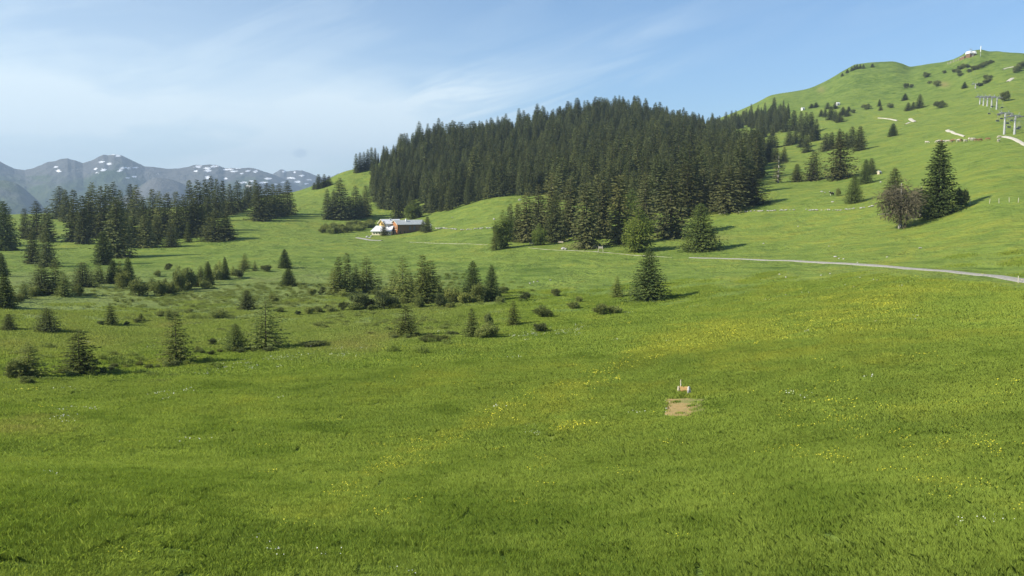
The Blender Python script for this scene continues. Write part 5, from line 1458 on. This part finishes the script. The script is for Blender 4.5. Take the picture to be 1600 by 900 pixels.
# house: left of the barn, same direction
pC = ground_hit(600.0, 367.5)
house = empty('farmhouse', (pC.x, pC.y + 3.0, pC.z), ANG)
tag(house, 'white and yellow farmhouse with pale lean-to roof beside the wooden barn', 'house')
wl, rf = gabled(house, 0, 9.5, 0, 6.6, 6.2, 1.9, .9, M_WHITEW, M_ROOFW)
m = MB(); m.poly([(-.06,.02,3.0),(-.06,6.58,3.0),(-.06,6.58,6.18),(-.06,3.3,8.05),(-.06,.02,6.18),(-.003,.02,3.0),(-.003,6.58,3.0),(-.003,6.58,6.18),(-.003,3.3,8.05),(-.003,.02,6.18)],
                 [(0,4,3,2,1),(5,6,7,8,9),(0,1,6,5),(1,2,7,6),(2,3,8,7),(3,4,9,8),(4,0,5,9)])
m.build('gable_wall', M_YELWOOD, house)
window(house, -.07, 3.3, 5.2, 1.3, 1.5, 'end', M_DARKWOOD)
m = MB(); m.box(4.2, 4.8, 2.2, 2.7, 7.2, 8.9); m.build('chimney', M_STONE, rf)
# low annex in front with a pale pent roof
pD = ground_hit(581.0, 367.5)
AN = R(-5)
def annex(m_, name, mat, par=None):
    me_ = m_.mesh(name, mat)
    T_ = Matrix.Translation(house.location).inverted() 
    me_.transform(Matrix.Rotation(-ANG, 4, 'Z') @ Matrix.Translation(Vector((pD.x, pD.y, pD.z)) - house.location) @ Matrix.Rotation(AN, 4, 'Z'))
    return link(name, me_, parent=par or house)
LX = 30.5 * uH
m = MB(); m.box(0, LX, 0, 4.6, -2.0, 2.15); annex(m, 'annex_wall', M_CREAM)
m = MB(); m.poly([(-.6,-.6,1.95),(LX+.4,-.6,1.95),(LX+.4,4.7,4.7),(1.3,4.7,4.7),(-.6,-.6,2.2),(LX+.4,-.6,2.2),(LX+.4,4.7,4.95),(1.3,4.7,4.95)], [(0,3,2,1),(4,5,6,7),(0,1,5,4),(1,2,6,5),(2,3,7,6),(3,0,4,7)])
annex(m, 'annex_roof', M_ROOFW)
for xx in (1.2, 2.6, 4.0, 8.4, 9.8):
    m = MB(); m.box(xx-.36, xx+.36, -.07, .02, .65, 1.5); f = annex(m, 'window', M_TRIM)
    m = MB(); m.box(xx-.27, xx+.27, -.10, -.072, .74, 1.41); annex(m, 'pane', M_GLASS, f)
window(house, 3.0, -.003, 1.2, .9, 1.2, 'side', M_DARKWOOD); window(house, 6.0, -.003, 1.2, .9, 1.2, 'side', M_DARKWOOD)
m = MB(); m.box(4.0, 5.0, -.08, .02, -.8, 1.2); dr = m.build('door', M_DARKWOOD, house)
# wayside cross at the barn's right end
p = ground_hit(672.5, 358.5)
cr = empty('wayside_cross', p, R(10)); tag(cr, 'white wayside cross standing beside the dark tree at the barn end', 'cross')
m = MB(); m.box(-.16, .16, -.12, .12, -.3, 3.4); m.build('upright', M_WHITEW, cr)
m = MB(); m.box(-1.0, -.162, -.1, .1, 2.3, 2.6); m.box(.162, 1.0, -.1, .1, 2.3, 2.6); m.build('arms', M_WHITEW, cr)
m = MB(); m.box(-.7, .7, -.6, .6, -.5, .5); m.build('plinth', M_STONE, cr)
# garden things in front of the house
for x, y, s, lab in ((574, 371, 5.5, 'tan boulder leftmost by the gravel yard of the farmhouse'), (577.5, 372, 4.5, 'pale boulder at the right of the gravel yard of the farmhouse'), (580, 369.5, 4.0, 'small boulder close to the porch of the farmhouse')):
    rock(x, y, s, lab)

# ------------------------------------------------------------------ dry stone walls
def stone_wall(pts, h, wd, label, n_per=1.1, seed=1):
    g = np.random.default_rng(seed)
    P = [ground_hit(*p) for p in pts]
    P = np.array([[p.x, p.y] for p in P]); cum = np.concatenate([[0], np.cumsum(np.hypot(*np.diff(P, axis=0).T))])
    vs = []; fs = []
    base = [np.array(v.co) for v in ROCKS[0].vertices]; bf = [tuple(q.vertices) for q in ROCKS[0].polygons]
    n = int(cum[-1] * n_per)
    for i in range(n):
        s = g.uniform(0, cum[-1])
        if vnoise(np.array(s / 7.0), np.array(seed * 3.3), 8) < -.55: continue
        x = np.interp(s, cum, P[:, 0]) + g.normal(0, wd * .3); y = np.interp(s, cum, P[:, 1]) + g.normal(0, wd * .3)
        r_ = g.uniform(.25, .6) * h
        a = g.uniform(0, 6.28); ca2, sa2 = math.cos(a), math.sin(a)
        sc = np.array([r_ * g.uniform(.8, 1.6), r_ * g.uniform(.8, 1.3), r_])
        z = float(height(x, y)) + r_ * .25 + g.uniform(0, .35) * h
        k = len(vs)
        for v in base:
            q = v * sc
            vs.append((x + q[0] * ca2 - q[1] * sa2, y + q[0] * sa2 + q[1] * ca2, z + q[2]))
        fs += [tuple(t + k for t in f) for f in bf]
    o = link('stone_wall', mesh_from('stone_wall', vs, fs, M_STONE))
    return tag(o, label, 'stone wall')
stone_wall([(1116,336),(1140,333),(1170,330.5),(1200,330),(1260,328.5),(1310,329),(1345,325.5),(1376,321)], .75, .8, 'long dry stone wall from the stand towards the leafless tree', 1.3, 1)
stone_wall([(681,357),(700,357.5),(722,360),(745,358),(775,357)], .9, .9, 'short dry stone wall on the bright wedge right of the barn', 1.2, 2)
# fence posts on the right
M_POST = worn('pale_fence_wood', (0.40, 0.36, 0.28), (0.58, 0.53, 0.43), 5.0, 0.8)
pm = MB(); pm.tube((0,0,-.3),(0,0,1.2),.075,.065,7); pm.tube((0,0,1.2),(0,0,1.32),.065,.02,7); pmesh = pm.mesh('fence_post', M_POST)
for x, y, k in ((1516,318,0),(1546,318,0),(1561,317.5,0),(1577,316,0),(1591,316.5,0),(1591,442,1)):
    p = ground_hit(x, y); o = link('fence_post', pmesh, p); o.rotation_euler = (R(rk.uniform(-5, 5)), R(rk.uniform(-5, 5)), 0)
    o.scale = (1, 1, .92) if k else (1.1, 1.1, 1.1)
    tag(o, 'single wooden post at the lower edge of the gravel road by the right end' if k else 'pale wooden post in the row right of the tallest dense spruce', 'fence post', 'posts along the gravel road' if k else 'fence posts on the right slope')
# scattered limestone
for x, y, s in ((1305,402,5),(1311,404.5,3),(1318,405,3),(1386,402,3),(1340,410.5,2.6),(1218,429,3),(1228,433.5,3),(1283,430.5,3),(1344,434.5,3),(1297,428,2.5),(1321,445.5,2.6),(1334,448.5,2.6),(1365,437,2.6),(1371,438,2.6),(1409,445.5,2.6),(1253,457,2.5),(1264,457,2.5),(1228,461,2.5),(1214,465,2.5),(1247,354,2.5),(1295,385,2.5)):
    rock(x, y, s, 'white limestone lump lying in the grass near the gravel road', 'limestone lumps near the gravel road')
for x, y, s in ((1438,388,4.5),(1301,316,4),(1376,285,3.5),(1284,300,4),(1289,301,3),(1193,381,3)):
    rock(x, y, s, 'single pale boulder on the smooth right-hand pasture', 'boulders on the right pasture')
for x, y, s in ((812,313,5),(772,343,4),(860,438,3),(834,441,3),(828,443,3),(840,440,3),(707,340,3),(505,405,2.5),(880,389.5,7),(884,390,5),(876,378.5,3)):
    rock(x, y, s, 'pale boulder in the grass around the left half of the stand', 'boulders around the stand')
# benches by the stand
def bench(px, py, lab):
    p = ground_hit(px, py); b = empty('bench', p, R(rk.uniform(-12, 12))); tag(b, lab, 'bench', 'benches at the foot of the stand')
    m = MB(); m.box(-1.0, 1.0, -.22, .22, .42, .50); m.build('seat', M_PALEWOOD, b)
    m = MB(); m.box(-1.0, 1.0, .23, .29, .58, .95); m.build('backrest', M_PALEWOOD, b)
    for sx in (-.8, .8):
        m = MB(); m.box(sx-.06, sx+.06, -.2, .2, -.15, .418); m.box(sx-.05, sx+.05, .292, .36, -.15, .9); m.build('leg', M_DARKWOOD, b)
bench(831, 383, 'pale bench leftmost below the stand by the light green sapling')
bench(876, 381, 'pale bench in the middle below the bushy green spruce')
bench(929, 388, 'pale bench right of the foremost spruce')
p = ground_hit(938.5, 394); sg = empty('notice_board', p); tag(sg, 'grey wooden frame with a small board right of the rightmost bench', 'frame')
for sx in (-.9, .9):
    m = MB(); m.tube((sx,0,-.2),(sx*.75,0,2.2),.09,.08); m.build('post', M_POST, sg)
m = MB(); m.box(-.74, .74, -.05, .05, 1.3, 2.0); m.build('board', M_POST, sg)
# hut with a white wall above the wood tongue, little shed on the right pasture
def hut(px, py, wpx, lab, wm, rm, rz):
    p = ground_hit(px, py); s = wpx * depth(p) / F
    h = empty('hut', p, rz); tag(h, lab, 'hut'); gabled(h, -s*.5, s*.5, -s*.4, s*.4, s*.55, s*.3, s*.08, wm, rm, -s*.3)
    m = MB(); m.box(-s*.12, s*.12, -s*.43, -s*.395, 0, s*.42); m.build('door', M_DARKWOOD, h)
hut(1254.5, 172, 4.5, 'tiny white hut above the wood tongue', M_WHITEW, M_ROOFG, .4)
hut(1309, 164.5, 5, 'tiny pale shed by the path end above the upper thicket', M_WHITEW, M_ROOFW, .3)
hut(1374, 272, 5, 'little pale shelter right of the touching pair of spruces', M_PALEWOOD, M_ROOFG, .5)

# ------------------------------------------------------------------ chairlift
def lift_mast(px, base, top, lab, group, ang):
    p = ground_hit(px, base); h = (base - top) * depth(p) / F
    r = empty('lift_mast', p, ang); tag(r, lab, 'lift mast', group)
    m = MB(); m.tube((0,0,-1),(0,0,h-.1),.62,.42,10); m.build('shaft', M_STEEL, r)
    m = MB(); m.box(-3.2, 3.2, -.22, .22, h-.1, h+.35); ca_ = m.build('crossarm', M_STEEL, r)
    for sx in (-1, 1):
        m = MB(); m.box(sx*3.0-.12, sx*3.0+.12, -2.2, 2.2, h-.55, h-.18)
        for k in range(6):
            y = -1.9 + .76 * k
            m.tube((sx*3.0-.2, y, h-.62), (sx*3.0+.2, y, h-.62), .26, .26, 8)
        m.build('wheel_train', M_CABLE, r)
        m = MB(); m.tube((sx*2.2,0,h+.35),(sx*2.2,0,h+1.5),.09,.09,6); m.tube((sx*2.2,0,h+1.5),(sx*3.2,0,h+1.5),.08,.08,6); m.build('lifting_frame', M_STEEL, r)
    m = MB()
    for k in range(int(h)):
        m.tube((-.16,-.62,k+.5),(.16,-.62,k+.5),.03,.03,4)
    m.tube((-.16,-.62,0),(-.16,-.55,h),.03,.03,4); m.tube((.16,-.62,0),(.16,-.55,h),.03,.03,4); m.build('ladder', M_STEEL, r)
    return r, h
GA = 'lift masts of the chairlift on the right slope'
sta = ground_hit(1514, 88.5)
fore = [lift_mast(1569, 210, 177, 'tall pale lift mast by the white path, left of two', GA, .25), lift_mast(1585, 210, 181, 'tall pale lift mast by the white path, right of two', GA, .25)]
back = [lift_mast(x, b, t, 'slender lift mast in the group of five halfway up, %s from the left' % nm, GA, .25) for x, b, t, nm in ((1531,163,151,'first'),(1536.5,165,152,'second'),(1542.5,166,151,'third'),(1549,168,151,'fourth'),(1557,171,152,'fifth'))]
top_ = [lift_mast(1524, 138, 131, 'highest lift mast, alone below the scrub streak', GA, .25)]
def head(m, s):
    r, h = m
    return Vector((r.location.x + math.cos(.25) * 3.0 * s, r.location.y + math.sin(.25) * 3.0 * s, r.location.z + h - .9))
def sag(a, b, n=12, k=.018):
    l = (b - a).length
    return [a.lerp(b, i / n) - Vector((0, 0, 4 * k * l * (i / n) * (1 - i / n))) for i in range(n + 1)]
chm = {}
def chair_kind():
    r = {}
    m = MB(); m.path([(0,0,0),(0,.25,-.5),(0,.25,-2.6)], .05, 6); m.path([(-1.1,.25,-2.6),(1.1,.25,-2.6)], .05, 6); m.path([(-1.1,.25,-2.6),(-1.1,.35,-3.7)], .04, 5); m.path([(1.1,.25,-2.6),(1.1,.35,-3.7)], .04, 5); r['hanger'] = m.mesh('chair_hanger', M_STEEL)
    m = MB(); m.box(-1.1, 1.1, -.25, .35, -3.8, -3.68); r['seat'] = m.mesh('chair_seat', M_CABLE)
    m = MB(); m.box(-1.1, 1.1, .352, .44, -3.66, -3.0); r['backrest'] = m.mesh('chair_back', M_CABLE)
    return r
CH = chair_kind()
GC = 'chairs hanging on the chairlift ropes'
def chair(p, lab):
    r = empty('lift_chair', p, .25); tag(r, lab, 'lift chair', GC)
    for k, mm in CH.items():
        link(k, mm, parent=r)
lower = ground_hit(1680, 250)
for s, nm in ((-1, 'left'), (1, 'right')):
    for f, bk, which in ((fore[0], back[2], 'first'), (fore[1], back[4], 'second')):
        pts = sag(lower + Vector((s * 3, 0, 9 if which == 'first' else 10.5)), head(f, s), 10, .015)
        pts += sag(head(f, s), head(bk, s), 14, .012)[1:]
        if which == 'first':
            pts += sag(head(bk, s), head(top_[0], s), 10, .012)[1:] + sag(head(top_[0], s), sta + Vector((s * 3, 0, 5)), 14, .01)[1:]
        else:
            pts += sag(head(bk, s), head(back[0], s), 6, .01)[1:]
        m = MB(); m.path(pts, .05, 5)
        tag(m.build('lift_rope', M_CABLE), 'thin steel rope of the chairlift, %s strand of the %s line' % (nm, which), 'rope')
        a, b = head(f, s), head(bk, s)
        for t in ((.08, .55) if s < 0 else (.30, .85)):
            q = a.lerp(b, t); q.z -= 4 * .012 * (b - a).length * t * (1 - t)
            chair(q, 'empty lift chair hanging between the tall masts and the group of five')
        a = lower + Vector((s * 3, 0, 9 if which == 'first' else 10.5)); b = head(f, s)
        q = a.lerp(b, .82); q.z -= 4 * .015 * (b - a).length * .82 * .18
        chair(q, 'empty lift chair hanging just below the tall masts at the right edge')

# ------------------------------------------------------------------ summit station
s0 = ground_hit(1517.5, 88.2); us = depth(s0) / F
st = empty('summit_station', s0, .15)
tag(st, 'summit lift station with dark walls and white canopies on the ridge top', 'station')
m = MB(); m.box(-5*us, 5*us, -3, 5, -5, 3.2); m.build('wall', M_DARKWOOD, st)
for a, b in ((-5.6*us, -1.6*us), (1.6*us, 5.8*us)):
    m = MB(); m.poly([(a,-4,3.2),(b,-4,3.2),(b,6,3.2),(a,6,3.2),((a*.8+b*.2),-3,6.4),((a*.2+b*.8),-3,6.4),((a*.2+b*.8),5,6.4),((a*.8+b*.2),5,6.4)], [(0,3,2,1),(4,5,6,7),(0,1,5,4),(1,2,6,5),(2,3,7,6),(3,0,4,7)])
    m.build('canopy', M_ROOFW, st)
m = MB(); m.box(-1.4*us, 1.4*us, -3.3, -3.003, -5, 4.5); m.build('gate_pillar', worn('pinkish_concrete', (.42,.34,.30), (.52,.44,.40), 2.0), st)
m = MB()
for k in (-1, 0, 1):
    m.tube((k*1.6*us,1,3.2),(k*1.6*us,1,9.5),.16,.1,6)
m.box(-2.4*us, 2.4*us, .8, 1.2, 8.8, 9.2); m.build('gantry', M_STEEL, st)
# steps of the snow fence running down the ridge to the left
for i, (x, y) in enumerate([(1506.5,90.5),(1503,92),(1499,93.6),(1495,95),(1490.5,96.4),(1486,98.2),(1482,99.8)]):
    p = ground_hit(x, y + .8); o = empty('ridge_shed' if i < 2 else 'rail_post', p, .2)
    if i < 2:
        tag(o, 'low dark shed stepping down the ridge left of the summit station, %s' % ('upper one' if i == 0 else 'lower one'), 'shed')
        m = MB(); m.box(-2*us, 2*us, -2, 2, -2, 2.2); m.build('wall', M_DARKWOOD, o); m = MB(); m.box(-2.3*us, 2.3*us, -2.4, 2.4, 2.203, 2.6); m.build('roof', M_STONE, o)
    else:
        tag(o, 'short barrier frame in the row running down the ridge left of the station', 'barrier', 'barriers down the summit ridge')
        m = MB(); m.box(-1.3*us, -1.0*us, -.2, .2, -1, 2.6); m.box(1.0*us, 1.3*us, -.2, .2, -1, 2.6); m.build('post', M_POST, o)
        m = MB(); m.box(-.997*us, .997*us, -.12, .12, 1.2, 2.3); m.build('rail', M_POST, o)
p = ground_hit(1532, 88.0); mast = empty('radio_mast', p); tag(mast, 'white radio mast alone on the grassy summit right of the station', 'mast')
m = MB(); m.tube((0,0,-1),(0,0,5.5),.3,.25,8); m.build('foot', M_STEEL, mast)
m = MB(); m.tube((0,0,5.5),(0,0,12.5),.55,.42,8); m.build('aerial', M_WHITEW, mast)

# ------------------------------------------------------------------ cattle
M_COWW = worn('white_cow_hide', (0.48, 0.42, 0.34), (0.64, 0.58, 0.50), 1.2, 0.8)
M_COWB = worn('brown_cow_hide', (0.22, 0.11, 0.055), (0.34, 0.19, 0.10), 1.2, 0.8)
M_COWD, nt, out = new_mat('pied_cow_hide'); t = nt.add('ShaderNodeTexCoord')
bsdf(nt, out, nt.mix(nt.ramp(nt.noise(t.outputs['Object'], 1.4, 2.0), .5, .56), (.035, .028, .024), (.72, .68, .62)), .8, .2)
def cow_mesh(name, mat, grazing=True):
    """one continuous body grown along a skeleton"""
    hd = [(1.02,0,1.12,.17,.19),(1.22,0,.86,.13,.15),(1.34,0,.52,.14,.17),(1.40,0,.24,.10,.11),(1.41,0,.12,.075,.08)] if grazing else [(1.05,0,1.38,.17,.20),(1.28,0,1.56,.13,.16),(1.46,0,1.58,.14,.17),(1.68,0,1.46,.10,.11),(1.76,0,1.42,.075,.08)]
    J = [(-.86,0,1.16,.20,.24),(-.62,0,1.10,.31,.34),(0,0,1.04,.36,.38),(.55,0,1.08,.32,.38),(.82,0,1.16,.24,.28)] + hd
    E = [(i, i + 1) for i in range(len(J) - 1)]
    def leg(root, pts):
        k = root
        for q in pts:
            J.append(q); E.append((k, len(J) - 1)); k = len(J) - 1
    for s in (-1, 1):
        leg(3, [(.58, s*.20, .78, .12, .15), (.60, s*.20, .42, .065, .075), (.58, s*.20, .10, .045, .05), (.61, s*.20, 0, .055, .065)])
        leg(1, [(-.58, s*.20, .80, .14, .19), (-.50, s*.20, .62, .10, .12), (-.74, s*.20, .42, .06, .07), (-.72, s*.20, .10, .045, .05), (-.69, s*.20, 0, .055, .065)])
        leg(len(hd) + 5 - 4 + 1 if False else 7, [(hd[2][0] - .08, s*.22, hd[2][2] + .10, .05, .03), (hd[2][0] - .10, s*.33, hd[2][2] + .08, .03, .02)])
    leg(0, [(-1.00, 0, 1.05, .04, .04), (-1.03, 0, .70, .03, .03), (-1.03, 0, .42, .05, .05)])
    J.append((-.35, 0, .64, .15, .13)); E.append((2, len(J) - 1))
    me = bpy.data.meshes.new(name); me.from_pydata([j[:3] for j in J], E, [])
    o = bpy.data.objects.new(name, me); COL.objects.link(o)
    sk = o.modifiers.new('skin', 'SKIN'); sk.use_smooth_shade = True
    for i, j in enumerate(J):
        me.skin_vertices[0].data[i].radius = (j[3], j[4])
        me.skin_vertices[0].data[i].use_root = (i == 2)
    sb = o.modifiers.new('sub', 'SUBSURF'); sb.levels = 1; sb.render_levels = 1
    dg = bpy.context.evaluated_depsgraph_get()
    res = bpy.data.meshes.new_from_object(o.evaluated_get(dg))
    res.name = name; res.materials.clear(); res.materials.append(mat)
    bpy.data.objects.remove(o)
    return res
COWS = {'w': cow_mesh('white_cow', M_COWW), 'b': cow_mesh('brown_cow', M_COWB), 'W': cow_mesh('white_cow_up', M_COWW, False), 'd': cow_mesh('pied_cow', M_COWD, False)}
GH = 'cattle grazing in a row on the upper pasture'
for k, x, y, lab in [('w',1448,224.5,'pale cow straying left of the grazing row'),('w',1465,223.5,None),('w',1468,222.5,None),('b',1472,223,None),('w',1475.5,223,None),('w',1481,222.5,None),('w',1486,222.5,None),('b',1489,222,None),('W',1496.5,222.5,None),('w',1499,221.5,None),('b',1501.5,221.5,None),('w',1508,222.5,None),
                     ('w',1516,220,None),('W',1518.5,220,None),('w',1521,220,None),('b',1526,221,None),('b',1532,221,None),('b',1544,219.5,'brown cow grazing apart at the right end of the row'),('W',1560,222.5,'white cow with raised head farthest right below the path'),('w',1562,216.5,'white cow close below the white path')]:
    p = ground_hit(x, y); o = link('cow', COWS[k], p); sc = rk.uniform(1.0, 1.15); o.scale = (sc, sc, sc); o.rotation_euler = (0, 0, rk.choice([0.2, 3.3, -.4, 2.8, .6]))
    tag(o, lab or ('white cow standing in the row on the upper pasture' if k in 'wW' else 'brown cow standing in the row on the upper pasture'), 'cow', GH + (' apart' if lab else ', white' if k in 'wW' else ', brown'))
for x, y, lab in ((1300, 306, 'dark pied cow facing left among boulders on the right meadow'),):
    p = ground_hit(x, y); o = link('cow', COWS['d'], p); o.scale = (1.15, 1.15, 1.15); o.rotation_euler = (0, 0, 3.6); tag(o, lab, 'cow')
